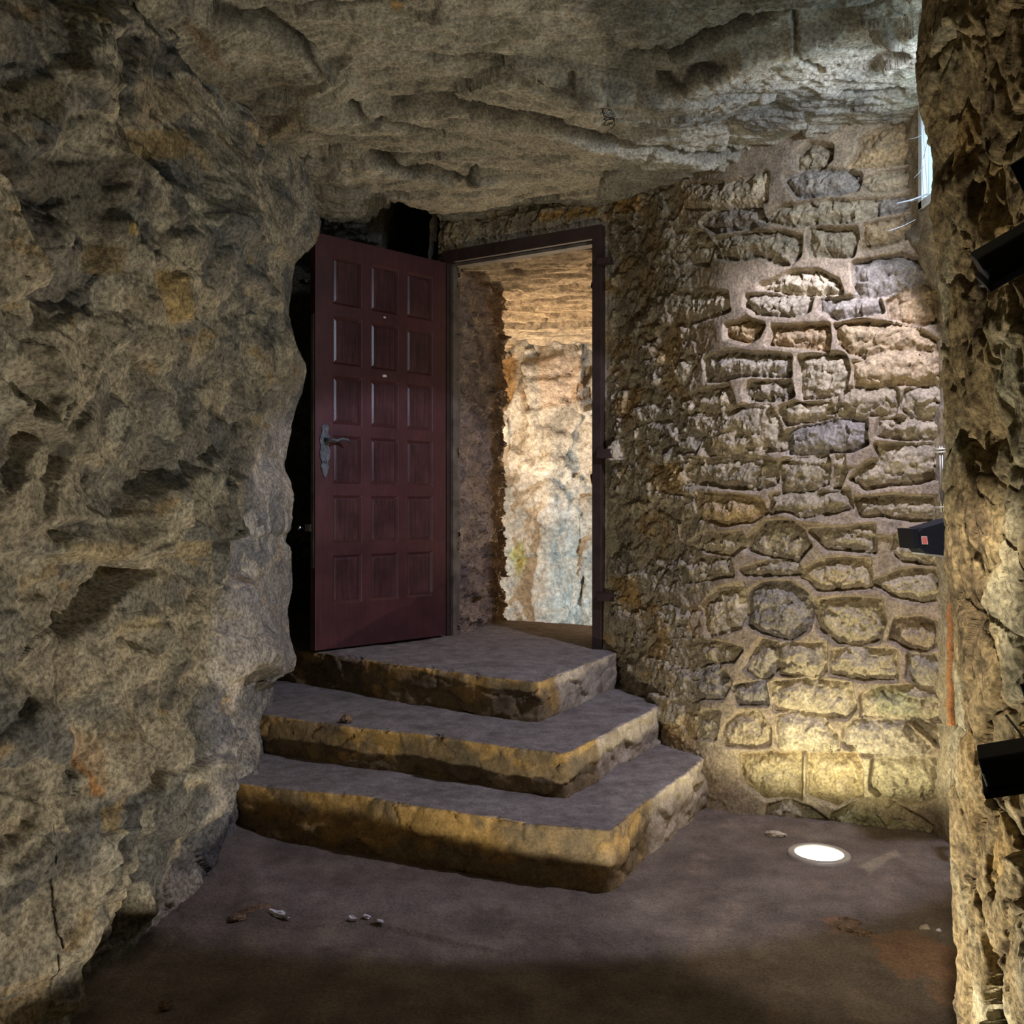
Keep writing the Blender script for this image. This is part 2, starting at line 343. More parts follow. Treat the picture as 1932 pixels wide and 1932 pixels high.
for pts, w in (([(250, 1590), (238, 1640), (234, 1700), (222, 1770)], 6), ([(130, 1120), (108, 1165), (105, 1240), (120, 1330)], 2.5), ([(200, 60), (203, 120), (190, 165)], 2), ([(232, 60), (236, 160), (240, 240), (226, 290)], 2), ([(325, 870), (324, 920), (332, 940)], 2), ([(290, 1410), (285, 1460), (270, 1500)], 2.5), ([(60, 1000), (90, 1005), (118, 990)], 6), ([(235, 1050), (290, 1015), (335, 990)], 2), ([(396, 1010), (392, 1060), (400, 1120)], 2), ([(470, 620), (500, 660), (505, 700)], 2)): dark_line(col, q, pts, w, .7)
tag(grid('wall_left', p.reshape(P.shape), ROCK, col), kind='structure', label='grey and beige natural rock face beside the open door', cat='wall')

# ------------------------------------------------------------------ ceiling
xs = np.r_[np.linspace(-2.6, -1.5, 30), np.linspace(-1.48, 1.75, 600), np.linspace(1.8, 2.2, 10)]
ys = np.r_[np.linspace(-2.7, 2.3, 60), 1 / np.linspace(1 / 2.32, 1 / 5.6, 560), np.linspace(5.65, 6.5, 12)]
X, Y = np.meshgrid(xs, ys, indexing='ij')
Z = np.interp(Y, [-3, 2.6, 3.4, 3.7, 4.2, 4.8, 5.2, 6.5], [2.74, 2.68, 2.645, 2.645, 2.665, 2.74, 2.775, 2.80]) + .03 * np.exp(-((X + .2) / .8) ** 2)
Z -= .20 * ss(-X, .75, 1.25) * (1 - ss(Y, 4.15, 4.35))           # comes down on to the rock face
ye = np.interp(X, [-1.1, -.9, -.62, -.52, -.36], [4.45, 4.5, 4.58, 4.72, 4.86]) + .03 * np.sin(X * 23)
Z -= .10 * ss(-X, -.25, .35) * ss(Y, 4.2, 4.8)
lump = 1 - ss(X + .03 * np.sin(Y * 31), -.76, -.66)
Z += (.36 * ss(Y - ye, 0, .07) * (1 - lump) - .05 * lump * ss(Y, 4.4, 4.55)) * (1 - ss(X, -.40, -.37)) * (Y > 4)
P = np.stack([X, Y, Z], 2); p = P.reshape(-1, 3); q0 = pix(np.maximum(p, (-9, .3, -9)))
pw = warp(p * np.array((.55, 1.25, 1)), .12, 2.2, 71)
f1, e1, c1 = facets(pw * 2.0, 81, 1, .5); f2, e2, c2 = facets(pw * 6, 82, 1, .4)
f3, e3, c3 = facets(pw * 15, 88, 1, .4)
h = .034 * f1 - .010 * e1 + .018 * f2 - .005 * e2 + .009 * f3 + .03 * fbm(p * 1.2, 3, 83) + .014 * fbm(pw * 14, 4, 84, .6, True) + .006 * fbm(p * 40, 3, 85)
q = q0 + np.stack([7 * fbm(p * 5, 3, 86), 5 * fbm(p * 5 + 5, 3, 87)], 1)
for pts, w1, w2, amp in (                                         # raised = hanging lower, on the clockwise side
        ([(560, 150), (660, 178), (740, 186), (905, 184), (930, 200), (1040, 205), (1140, 222), (1250, 232), (1330, 245), (1440, 270)], 4, 110, .05),
        ([(660, 175), (750, 205), (840, 230)], 3, 60, .02), ([(700, 272), (780, 290), (890, 292)], 4, 80, .035), ([(1140, 135), (1200, 140), (1262, 128), (1340, 100), (1400, 80), (1480, 66), (1600, 40), (1700, 16)], 6, 130, .07),
        ([(810, 112), (900, 122), (1040, 135), (1140, 138)], 3, 60, .02), ([(410, 0), (500, 25), (570, 60), (620, 100)], 5, 90, .06), ([(1250, 95), (1330, 75), (1480, 30)], 3, 60, .03),
        ([(1400, 280), (1440, 285), (1490, 265), (1510, 235)], 3, 50, .025), ([(510, 215), (540, 165), (590, 135)], 5, 60, .035), ([(1560, 150), (1620, 165), (1700, 150)], 3, 50, .015),
        ([(1480, 200), (1540, 190), (1640, 195)], 3, 45, .012), ([(580, 268), (620, 262)], 3, 40, .02)):
    ledge(h, q, pts, w1, w2, amp)
for pts, w, amp in (([(740, 184), (800, 178), (905, 186), (930, 200), (1040, 205), (1140, 224), (1250, 236), (1340, 252), (1440, 276)], 3, .05), ([(1145, 290), (1130, 320)], 3, .02), ([(1180, 105), (1262, 96), (1340, 70), (1500, 20)], 3, .03),
                    ([(700, 272), (780, 292), (880, 296)], 3, .03), ([(660, 172), (700, 195), (790, 218), (835, 230)], 3, .02), ([(1500, 20), (1505, 80), (1550, 110)], 4, .02), ([(810, 112), (900, 122), (1040, 140)], 2.5, .03)):
    crack(h, q, pts, w, amp)
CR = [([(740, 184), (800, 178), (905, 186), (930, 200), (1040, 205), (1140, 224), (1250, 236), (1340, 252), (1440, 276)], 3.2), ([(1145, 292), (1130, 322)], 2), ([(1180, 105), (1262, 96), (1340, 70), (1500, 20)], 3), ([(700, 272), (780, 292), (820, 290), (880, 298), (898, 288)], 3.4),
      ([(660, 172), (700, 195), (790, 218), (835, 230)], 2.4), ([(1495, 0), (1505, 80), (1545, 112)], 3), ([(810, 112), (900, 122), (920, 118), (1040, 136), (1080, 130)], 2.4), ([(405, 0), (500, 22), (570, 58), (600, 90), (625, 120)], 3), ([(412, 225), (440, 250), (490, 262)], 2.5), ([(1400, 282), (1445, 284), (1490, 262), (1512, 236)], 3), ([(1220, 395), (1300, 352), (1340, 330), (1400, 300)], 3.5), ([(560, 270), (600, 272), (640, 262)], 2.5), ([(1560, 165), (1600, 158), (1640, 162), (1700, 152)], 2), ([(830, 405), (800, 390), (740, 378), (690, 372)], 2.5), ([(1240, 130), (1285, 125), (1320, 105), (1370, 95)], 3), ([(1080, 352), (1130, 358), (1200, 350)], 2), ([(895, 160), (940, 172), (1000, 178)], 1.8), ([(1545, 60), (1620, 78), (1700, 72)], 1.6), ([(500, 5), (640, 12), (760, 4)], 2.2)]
for pts, w in CR: crack(h, q, pts, w + 1, .03)
bump(h, q, 1150, 190, 14, 26, -.03); bump(h, q, 470, 130, 130, 60, .03, 20); bump(h, q, 1040, 330, 400, 60, .05); bump(h, q, 640, 330, 60, 40, .04); bump(h, q, 760, 425, 80, 25, -.06)
rim = np.minimum(ss(p[:, 0], -1.9, -1.2), 1)
p = p - np.array((0, 0, 1)) * h[:, None]
g = fbm(pw * 2.2, 4, 91); g2 = fbm(p * 11, 4, 92)
col = np.tile(np.array((.47, .43, .34)), (len(p), 1)); col = mixc(col, (.22, .21, .18), ss(-(g + .3 * g2 + .3 * (c1 - .5)), .0, .5)); col = mixc(col, (.10, .09, .075), .5 * e1 * ss(g2, -.2, .3)); col = mixc(col, (.12, .11, .09), .7 * ss(-(g2 + .6 * fbm(p * 3, 3, 93)), .25, .6))
patch(col, q, [(1150, 140), (1262, 132), (1400, 84), (1600, 45), (1740, 0), (1300, -200), (1100, -100)], (.13, .13, .105), .7, 14)  # shade on the higher slab, painted into the ceiling colour
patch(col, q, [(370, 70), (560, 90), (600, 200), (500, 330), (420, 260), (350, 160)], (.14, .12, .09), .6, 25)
patch(col, q, [(505, 215), (545, 160), (600, 130), (560, 180), (520, 230)], (.36, .30, .20), .8, 5)
patch(col, q, [(400, 20), (415, 60), (440, 90), (370, 60), (350, 0)], (.22, .12, .05), .6, 10)
patch(col, q, [(735, 8), (760, 12), (755, 28), (738, 26)], (.45, .28, .08), .8, 3)
patch(col, q, [(925, 140), (950, 150), (935, 165)], PALE, .9, 3)
for pts, w in CR: dark_line(col, q, pts, w, .85)
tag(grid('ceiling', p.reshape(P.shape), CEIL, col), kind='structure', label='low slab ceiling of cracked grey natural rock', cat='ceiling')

# ------------------------------------------------------------------ wall_back: masonry with the doorway
E = np.array((.848, -.531)); NB = np.array((-.531, -.848)); R0 = np.array((.412, 4.80)); L0 = R0 - E * .847
def dpt(a, b=0, z=0):                                # doorway frame: a along the wall from the left jamb, b out of the wall towards the room
    x = L0 + E * a + NB * b; return Vector((x[0], x[1], z))
LZ, TZ = .50, 2.49                                   # landing level, top of the opening
path = np.array([tuple(L0 - E * .115), tuple(R0 + E * .06), tuple(R0 + E * .12 + NB * .03), (.60, 4.52), (.72, 4.28), (.88, 4.03), (1.08, 3.84), (1.32, 3.68), (1.66, 3.53)])
nu = 760
s = np.linspace(0, 1, nu); cu = interp_path(path, s)
dl = np.linalg.norm(np.diff(path, axis=0), axis=1); i2 = int(nu * dl[:2].sum() / dl.sum())
sm = smooth1(cu[i2:], 600); cu[i2:] = sm
zs = np.linspace(-.1, 2.95, 640)
P = np.empty((nu, len(zs), 3)); P[:, :, 0] = cu[:, None, 0]; P[:, :, 1] = cu[:, None, 1]; P[:, :, 2] = zs[None]
foot = np.exp(-((cu[:, 0] - .78) / .28) ** 2)[:, None] * (1 - ss(zs, .0, 1.1))[None]      # the wall swells out at its foot beside the steps
P[:, :, 0] -= .10 * foot; P[:, :, 1] -= .17 * foot
N0 = normals(P, (0, 2.0, 1.2)); p = P.reshape(-1, 3)
e = (p[:, :2] - L0) @ E; bq = (p[:, :2] - L0) @ NB
ond = ((e < .95) & (bq < .08)).astype(float)
q = pix(p); qw = q + np.stack([5 * fbm(p * 9, 3, 101), 5 * fbm(p * 9 + 7, 3, 102)], 1)
A4 = (2.927, 1140, 380); A5 = (2.841, 1140, 980); AT = (3.057, 1300, 0)
ST = [(A4, s_) for s_ in (
 [(650,225),(830,182),(1000,185),(1090,210),(1088,300),(1040,350),(960,345),(880,300),(760,320),(650,310)], [(1150,165),(1390,165),(1400,200),(1370,300),(1160,300),(1140,230)], [(1450,150),(1700,100),(1740,170),(1560,240),(1430,265)],
 [(960,440),(1060,400),(1200,395),(1290,440),(1310,500),(1190,520),(1080,510),(880,480)], [(1390,350),(1640,310),(1740,340),(1860,430),(1740,440),(1560,510),(1400,510)], [(810,535),(980,528),(1150,545),(1130,600),(1060,630),(850,615),(805,580)],
 [(1210,550),(1350,540),(1510,535),(1530,600),(1440,625),(1280,640),(1200,600)], [(1570,560),(1640,500),(1780,460),(1850,480),(1860,650),(1750,680),(1580,640)], [(700,690),(800,660),(890,690),(860,740),(800,775),(700,750)],
 [(950,700),(1240,690),(1250,750),(1240,820),(1100,800),(920,780)], [(1290,690),(1450,670),(1700,700),(1860,790),(1820,820),(1550,810),(1450,860),(1370,840),(1310,790)], [(580,880),(700,840),(1030,860),(1030,960),(800,960),(600,990)],
 [(1090,870),(1200,850),(1330,860),(1350,940),(1330,1030),(1260,1075),(1100,1080),(1085,990)], [(1390,900),(1600,830),(1860,830),(1870,1000),(1640,1010),(1390,1020)], [(800,1060),(830,1010),(950,995),(1030,1005),(1050,1070),(1000,1095),(820,1100)],
 [(400,1100),(700,1020),(740,1130),(600,1170),(420,1170)], [(1000,1140),(1060,1120),(1250,1115),(1265,1190),(1150,1210),(1010,1235),(985,1180)], [(1300,1060),(1400,1040),(1600,1040),(1620,1120),(1600,1170),(1400,1190),(1290,1190)],
 [(1670,1050),(1750,1030),(1870,1030),(1870,1180),(1700,1190),(1650,1150)], [(560,1200),(820,1130),(930,1130),(990,1290),(1000,1370),(800,1400),(600,1390),(560,1300)], [(1010,1290),(1100,1250),(1280,1215),(1440,1215),(1440,1300),(1450,1340),(1380,1380),(1280,1380),(1030,1390)],
 [(1520,1210),(1700,1200),(1870,1220),(1870,1310),(1650,1310),(1510,1290)], [(370,1450),(450,1430),(700,1420),(900,1420),(950,1450),(950,1560),(850,1590),(600,1560),(400,1560)], [(980,1450),(1050,1420),(1220,1405),(1240,1440),(1230,1560),(1120,1610),(990,1600)],
 [(1280,1410),(1320,1410),(1330,1500),(1300,1580),(1262,1580)], [(1510,1350),(1850,1340),(1870,1520),(1750,1550),(1600,1560),(1440,1590),(1380,1540),(1450,1460),(1530,1430)], [(530,1620),(700,1625),(870,1650),(900,1720),(820,1770),(700,1780),(560,1740)],
 [(940,1640),(1000,1620),(1350,1610),(1370,1690),(1250,1720),(1120,1740),(1000,1700),(930,1720)], [(1400,1650),(1600,1630),(1850,1650),(1870,1760),(1700,1760),(1550,1740),(1420,1740)],
 [(300,1480),(360,1470),(390,1560),(330,1600),(290,1560)], [(170,190),(330,170),(560,180),(620,250),(580,350),(420,330),(250,330)], [(230,560),(400,520),(690,520),(700,600),(520,660),(300,660)], [(220,900),(380,850),(540,860),(430,1000),(240,1010)], [(200,1060),(370,1100),(380,1180),(220,1210)],
 [(210,1250),(420,1230),(540,1280),(530,1380),(250,1390)])]
ST += [(AT, s_) for s_ in ([(640,905),(700,850),(830,860),(820,930),(780,970),(640,970)], [(1000,820),(1080,780),(1230,720),(1290,740),(1300,940),(1100,960),(930,970),(990,900)], [(570,1040),(680,1000),(900,1000),(990,1030),(970,1090),(880,1120),(640,1140)],
 [(1010,1070),(1100,1020),(1290,1000),(1310,1060),(1200,1100),(1060,1115)], [(100,1290),(200,1220),(430,1200),(440,1290),(330,1320),(160,1340)], [(460,1270),(560,1200),(780,1180),(1080,1170),(1070,1230),(1000,1270),(800,1290),(600,1300)], [(1100,1175),(1350,1150),(1340,1200),(1100,1240)],
 [(0,1080),(300,1060),(460,1010),(460,1160),(200,1205),(20,1200)])]
ST += [(A5, s_) for s_ in (
 [(790,110),(870,20),(1000,10),(1080,60),(1110,140),(1040,220),(920,200),(780,160)], [(1130,60),(1440,40),(1450,170),(1300,160),(1200,150)], [(1570,90),(1850,80),(1850,210),(1750,230),(1590,215),(1550,170)], [(470,130),(540,90),(740,80),(770,130),(700,190),(600,180)],
 [(760,270),(900,230),(1040,240),(1060,285),(900,295),(770,290)], [(1080,280),(1200,220),(1420,215),(1430,360),(1150,370),(1070,310)], [(1450,340),(1600,280),(1850,270),(1850,400),(1700,430),(1580,410)], [(790,400),(860,350),(1000,340),(1080,400),(1130,480),(1100,570),(1000,640),(860,600),(780,560)],
 [(1145,440),(1300,425),(1480,440),(1500,540),(1470,640),(1380,670),(1260,660),(1160,580)], [(1570,540),(1700,530),(1790,560),(1800,660),(1720,700),(1640,690),(1540,640)], [(620,385),(755,360),(765,480),(735,580),(580,620),(540,480)], [(790,740),(860,650),(930,660),(940,790),(880,850),(820,840),(770,800)],
 [(960,680),(1060,670),(1180,670),(1190,800),(1150,830),(960,820),(950,740)], [(1240,710),(1350,690),(1560,710),(1560,850),(1400,850),(1230,820)], [(1640,730),(1840,730),(1840,890),(1700,880),(1630,830)], [(910,880),(1100,860),(1320,880),(1340,1000),(1300,1050),(1220,1050),(930,1010)],
 [(1390,940),(1500,900),(1640,890),(1850,910),(1850,1060),(1650,1070),(1390,1040)], [(700,900),(860,870),(885,980),(740,990)], [(650,1160),(680,1090),(760,1040),(830,1040),(890,1120),(880,1190),(780,1210),(670,1200)], [(930,1160),(950,1060),(1050,1040),(1180,1070),(1260,1180),(1250,1220),(1100,1240),(960,1220)],
 [(1300,1110),(1350,1070),(1600,1090),(1750,1230),(1720,1260),(1400,1250),(1300,1200)], [(1100,1260),(1350,1260),(1380,1350),(1380,1470),(1250,1510),(1100,1460)], [(1450,1290),(1600,1270),(1790,1290),(1810,1440),(1700,1500),(1500,1480),(1440,1430)], [(740,1270),(900,1250),(1050,1260),(1050,1480),(880,1480),(760,1400)],
 [(890,1530),(1000,1510),(1100,1540),(1190,1600),(1190,1660),(1000,1660),(880,1600)], [(1220,1640),(1240,1570),(1400,1500),(1520,1500),(1700,1600),(1800,1680),(1700,1710),(1400,1710),(1240,1690)], [(1670,1085),(1850,1130),(1860,1200),(1790,1190)], [(310,1050),(440,1035),(510,1050),(510,1170),(320,1160)],
 [(540,1040),(620,1040),(600,1170),(530,1170)], [(120,300),(320,280),(330,380),(180,420)], [(300,230),(680,220),(700,300),(480,330),(320,300)], [(330,680),(600,660),(740,700),(700,760),(420,780)], [(320,800),(620,790),(680,870),(640,960),(330,960)], [(60,520),(300,470),(520,500),(480,620),(100,620)])]
# small squared stones of the course over the door
ST += [((1, 0, 0), s_) for s_ in ([(838, 432), (900, 418), (905, 448), (842, 466)], [(908, 417), (960, 410), (965, 440), (910, 447)], [(966, 410), (1015, 402), (1018, 430), (970, 438)], [(1020, 402), (1068, 394), (1066, 414), (1022, 424)], [(1070, 395), (1093, 391), (1094, 414), (1072, 418)],
       [(1098, 390), (1128, 385), (1130, 408), (1102, 414)], [(1157, 378), (1213, 370), (1214, 398), (1166, 402)])]
sd = np.full(len(p), 60.0); sid = np.zeros(len(p), int)
for k, ((sc, ox, oy), pts) in enumerate(ST):
    pts = [(ox + a / sc, oy + b / sc) for a, b in pts]
    cxm = sum(a for a, b in pts) / len(pts); cym = sum(b for a, b in pts) / len(pts)
    m = near(qw, pts, 40)
    if m.any():
        d = poly_sd(qw[m], pts); i_ = np.where(m)[0]; b_ = d < sd[i_]; sd[i_[b_]] = d[b_]; sid[i_[b_]] = k + 1
sd = sd - 4.5
rub = ss(q[:, 0], 1230, 1400)                                     # crisp pointing to the right, weathered rubble to the left
rub = np.maximum(rub, .0) * (1 - .0)
pw = warp(p, .03, 9, 111)
f1, e1, c1 = facets(pw * np.array((7, 7, 11)), 112, 1, .5); f2, e2, c2 = facets(pw * 24, 113, 1, .45)
rough = .010 * f2 + .012 * fbm(pw * 18, 4, 114, .6) + .006 * fbm(p * 60, 3, 115)
stone = ss(-sd, -2.5, 2.5)
mort = .030 * np.exp(-(np.maximum(sd, 0) / 26) ** 2) * ss(sd, -2, 3)
rs = np.random.RandomState(5).rand(len(ST) + 1)
hs = rough * 1.3 + .026 * (rs[sid] - .45) - .010 * np.exp(-(sd / 4.5) ** 2) + .022 * ss(-sd, 2, 24)
hm_ = .030 * ss(sd, -1.5, 4.0) + .003 * fbm(p * 14, 3, 116) + .004
hcr = hs * stone + hm_ * (1 - stone)
hru = .020 * f1 - .006 * e1 + rough * 1.2 + .03 * fbm(p * 4, 3, 117) + .010 * (stone - .5)
h = hcr * rub + hru * (1 - rub)
h += .02 * fbm(p * 1.7, 2, 118)
dz = np.maximum(np.maximum(-.05 - e, e - .90), p[:, 2] - (TZ + .065))            # how far outside the opening
damp = 1 - (1 - ss(dz, .0, .07)) * ond
h = h * damp + .004 * (1 - damp) * fbm(p * 30, 2, 119)
rin = ss(q[:, 0], 1160, 1235) * ss(q[:, 1], 300, 450)
for pts, w1, w2, amp in (([(1250, 860), (1225, 880), (1240, 925), (1290, 935)], 3, 20, .02), ([(1450, 945), (1330, 935), (1240, 925)], 3, 25, .015), ([(1600, 880), (1440, 865), (1270, 872)], 3, 16, .02), ([(1600, 765), (1480, 772), (1400, 765), (1340, 790)], 3, 18, .015),
                         ([(1780, 1020), (1650, 1010), (1560, 990), (1480, 975)], 3, 14, .02)):
    ledge(h, qw, pts, w1, w2, amp * .8)
p = p + N0 * h[:, None]
g = fbm(pw * 5, 4, 121); g2 = fbm(p * 22, 3, 122); rc = np.random.RandomState(9).rand(len(ST) + 1, 3)
sc_ = np.array((.39, .325, .215)) * (.72 + .5 * rc[sid, :1]) * np.array((1, 1, 1)); sc_ = mixc(sc_, (.24, .22, .20), .7 * ss(rc[sid, 1], .6, .9)); sc_ = mixc(sc_, (.42, .27, .11), .6 * ss(rc[sid, 2], .75, .95))
sc_ = mixc(sc_, (.12, .10, .08), .5 * ss(-(g + .5 * g2), .1, .6))
mc_ = np.tile(np.array((.32, .25, .165)), (len(p), 1)); mc_ = mixc(mc_, (.27, .21, .15), ss(g, -.3, .5))
col = sc_ * stone[:, None] + mc_ * (1 - stone[:, None])
rc_ = np.tile(np.array((.39, .335, .235)), (len(p), 1)); rc_ = mixc(rc_, (.38, .26, .12), ss(g + .5 * (c1 - .5), .0, .5)); rc_ = mixc(rc_, (.14, .12, .095), .6 * ss(-(g + .4 * g2), .0, .5)); rc_ = mixc(rc_, (.36, .33, .26), .6 * ss(g2 + c2 - .5, .45, .8))
k_ = ss(q[:, 0], 1210, 1420)[:, None]; col = col * k_ + rc_ * (1 - k_)
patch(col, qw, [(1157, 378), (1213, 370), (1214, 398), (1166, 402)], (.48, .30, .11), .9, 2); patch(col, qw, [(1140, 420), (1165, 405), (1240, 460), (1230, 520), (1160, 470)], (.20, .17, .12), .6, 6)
for pts in ([(1020, 404), (1066, 396), (1064, 412), (1022, 422)], [(1098, 392), (1128, 387), (1128, 406), (1102, 412)], [(1070, 396), (1093, 392), (1093, 412), (1073, 416)]): patch(col, qw, pts, (.46, .29, .10), .85, 2)
patch(col, qw, [(838, 432), (880, 425), (862, 466), (840, 470)], (.46, .38, .25), .8, 3)
patch(col, qw, [(1150, 1090), (1205, 1090), (1205, 1140), (1160, 1135)], (.42, .26, .08), .7, 5)
patch(col, qw, [(1225, 875), (1290, 870), (1300, 935), (1240, 925)], (.44, .29, .11), .6, 6)
patch(col, qw, [(1400, 1430), (1560, 1420), (1760, 1440), (1770, 1500), (1560, 1570), (1430, 1540)], (.42, .37, .22), .5, 25)  # yellow splash of the ground lamp painted into the wall colour
patch(col, qw, [(1480, 1545), (1620, 1520), (1760, 1570), (1620, 1590), (1500, 1580)], (.28, .29, .15), .6, 12)
patch(col, qw, [(1645, 1295), (1720, 1300), (1740, 1350), (1660, 1345)], (.25, .27, .15), .5, 8)
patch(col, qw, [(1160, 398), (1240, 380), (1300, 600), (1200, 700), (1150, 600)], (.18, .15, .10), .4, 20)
em = (P[:-1, :-1, :2].reshape(-1, 2) - L0) @ E; bm_ = (P[:-1, :-1, :2].reshape(-1, 2) - L0) @ NB; zm = P[:-1, :-1, 2].reshape(-1)
mask = ~((em > -.035) & (em < .88) & (bm_ < .06) & (zm > LZ - .3) & (zm < TZ + .045))
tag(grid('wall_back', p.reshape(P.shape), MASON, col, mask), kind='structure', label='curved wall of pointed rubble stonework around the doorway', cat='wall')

# ------------------------------------------------------------------ rough shells out of the light: recess, passage, far chamber, rear
def shell(name, path, z0, z1, m, colr, seed, amp=.04, step=.03, inward=(0, 3, 1), freq=3., lab='', fn=None, sq=1.):
    path = np.array(path, float); L_ = np.linalg.norm(np.diff(path, axis=0), axis=1).sum()
    cu = interp_path(path, np.linspace(0, 1, max(4, int(L_ / step)))); zz = np.linspace(z0, z1, max(4, int((z1 - z0) / step)))
    P = np.empty((len(cu), len(zz), 3)); P[:, :, :2] = cu[:, None]; P[:, :, 2] = zz[None]
    N_ = normals(P, inward); p = P.reshape(-1, 3); pw = warp(p * np.array((1, 1, sq)), .06, 4, seed)
    f, e_, c_ = facets(pw * freq, seed + 1, 1, .5); f2_, e2_, c2_ = facets(pw * freq * 3, seed + 2, 1, .4)
    h = amp * f - amp * .3 * e_ + amp * .4 * f2_ + amp * .35 * fbm(pw * freq * 4, 4, seed + 3, .55, True)
    g = fbm(pw * freq, 4, seed + 4); col = np.tile(np.array(colr[0]), (len(p), 1)); col = mixc(col, colr[1], ss(g + .5 * (c_ - .5), -.1, .4)); col = mixc(col, colr[2], .7 * ss(-(g + .4 * (c2_ - .5)), .05, .45))
    if fn: h, col = fn(p, h, col)
    p = p + N_ * h[:, None]
    return tag(grid(name, p.reshape(P.shape), m, col), kind='structure', label=lab, cat='wall')
rk = ((.22, .19, .13), (.32, .27, .18), (.10, .09, .07))
shell('wall_recess', [(-2.6, 4.35), (-2.6, 5.9), (-.36, 5.9), tuple(L0 - E * .115 + NB * .03)], .1, 3.3, ROCK, rk, 201, .04, .02, (-1, 4, 1), 3, 'dark rough rock of the recess behind the door')
shell('wall_rear', [(-1.6, -2.5), (1.2, -2.5)], -.1, 2.9, ROCK, rk, 210, .05, .05, (0, 0, 1), 2, 'rough rock closing the near end of the cave')
PIN = L0 + E * -.01
def reveal(p, h, col):
    zf = p[:, 2] * 6.5; return h, mixc(col, (.30, .20, .11), .4 * ss(fbm(p * 3, 3, 5), 0, .4))
shell('wall_passage', [tuple(L0 - E * .012 - NB * .02), (-.19, 5.62), (-.045, 6.02), (-.10, 6.10), (-2.6, 6.4)], .3, 2.62, MASON, ((.21, .16, .125), (.30, .225, .16), (.10, .08, .075)), 220, .034, .008, (.6, 5.6, 1.5), 7, 'rubble stone side of the passage behind the doorway', reveal, 1.5)
def far(p, h, col):
    q = pix(p); qq = q + np.stack([4 * fbm(p * 4, 3, 7), 4 * fbm(p * 4 + 3, 3, 8)], 1)
    for pts, w1, w2, amp in (([(1010, 665), (1020, 740), (1022, 800)], 3, 70, .10), ([(1100, 680), (1112, 730), (1120, 765)], 3, 60, .12), ([(950, 800), (985, 760), (1000, 700)], 4, 30, .12), ([(1120, 920), (1050, 900), (990, 890)], 4, 40, .05),
                             ([(1070, 1180), (1090, 1090), (1110, 1030)], 3, 30, .06), ([(1015, 1170), (1005, 1100), (1020, 1000)], 3, 40, .05)): ledge(h, qq, pts, w1, w2, amp)
    crack(h, qq, [(1095, 680), (1105, 720), (1118, 770)], 5, .15); crack(h, qq, [(990, 670), (1000, 720), (1010, 770)], 6, .12); crack(h, qq, [(1090, 1180), (1094, 1130), (1100, 1090)], 4, .08)
    patch(col, qq, [(945, 680), (975, 670), (985, 740), (960, 790)], (.42, .24, .07), .8, 4); patch(col, qq, [(1005, 690), (1015, 770), (1000, 750)], (.40, .22, .07), .8, 4)
    patch(col, qq, [(1020, 670), (1095, 675), (1115, 760), (1030, 770)], (.50, .36, .26), .6, 6); patch(col, qq, [(960, 1040), (985, 1020), (992, 1060), (975, 1090)], (.42, .40, .12), .8, 5)
    return h, col
shell('wall_chamber', [(-2.6, 8.2), (.0, 8.1), (.30, 7.9), (.55, 8.0), (1.2, 7.7), (3.2, 7.6), (3.2, 5.0), (1.3, 5.45), (.80, 5.62), (.60, 5.30), (.455, 4.86)], -.2, 2.75, FARROCK, ((.46, .41, .34), (.55, .50, .43), (.25, .22, .18)), 230, .07, .022, (.6, 6.6, 1.3), 2.6, 'pale rock wall of the lit chamber beyond the doorway', far)
X, Y = np.meshgrid(np.linspace(-2.7, 3.3, 260), np.linspace(4.2, 8.4, 460), indexing='ij')
P = np.stack([X, Y, 2.53 + 0 * X], 2); p = P.reshape(-1, 3)
pw = warp(p * np.array((.6, 3.0, 1)), .10, 2.5, 241); f, e_, c_ = facets(pw * 2.0, 242, 1, .6); f2_, e2_, c2_ = facets(pw * 5.0, 243, 1, .5)
h = .03 * f + .03 * f2_ - .01 * e2_ + .008 * fbm(pw * 9, 4, 244, .6)
p = p - np.array((0, 0, 1)) * h[:, None]
b_ = (p[:, :2] - L0) @ NB
p[:, 2] = np.minimum(p[:, 2], 2.62)
mask = ((P[:-1, :-1, :2].reshape(-1, 2) - L0) @ NB) < -.03
col = np.tile(np.array((.56, .44, .30)), (len(p), 1)); col = mixc(col, (.10, .07, .05), .7 * np.maximum(e_, e2_ * .6) ** 2); col = mixc(col, (.40, .31, .21), .6 * ss(-fbm(pw * 3, 4, 245), .05, .5))
tag(grid('ceiling_chamber', p.reshape(P.shape), FARROCK, col, mask), kind='structure', label='warm lit layered rock ceiling beyond the doorway', cat='ceiling')
X, Y = np.meshgrid(np.linspace(-2.7, 3.3, 60), np.linspace(4.6, 8.4, 60), indexing='ij'); P = np.stack([X, Y, .22 + .03 * np.sin(X * 3) * np.cos(Y * 2)], 2)
mask = ((P[:-1, :-1, :2].reshape(-1, 2) - L0) @ NB) < -.25
tag(grid('floor_chamber', P, EARTH, np.tile(np.array((.22, .18, .14)), (3600, 1)), mask), kind='structure', label='earth floor of the chamber beyond the doorway', cat='floor')

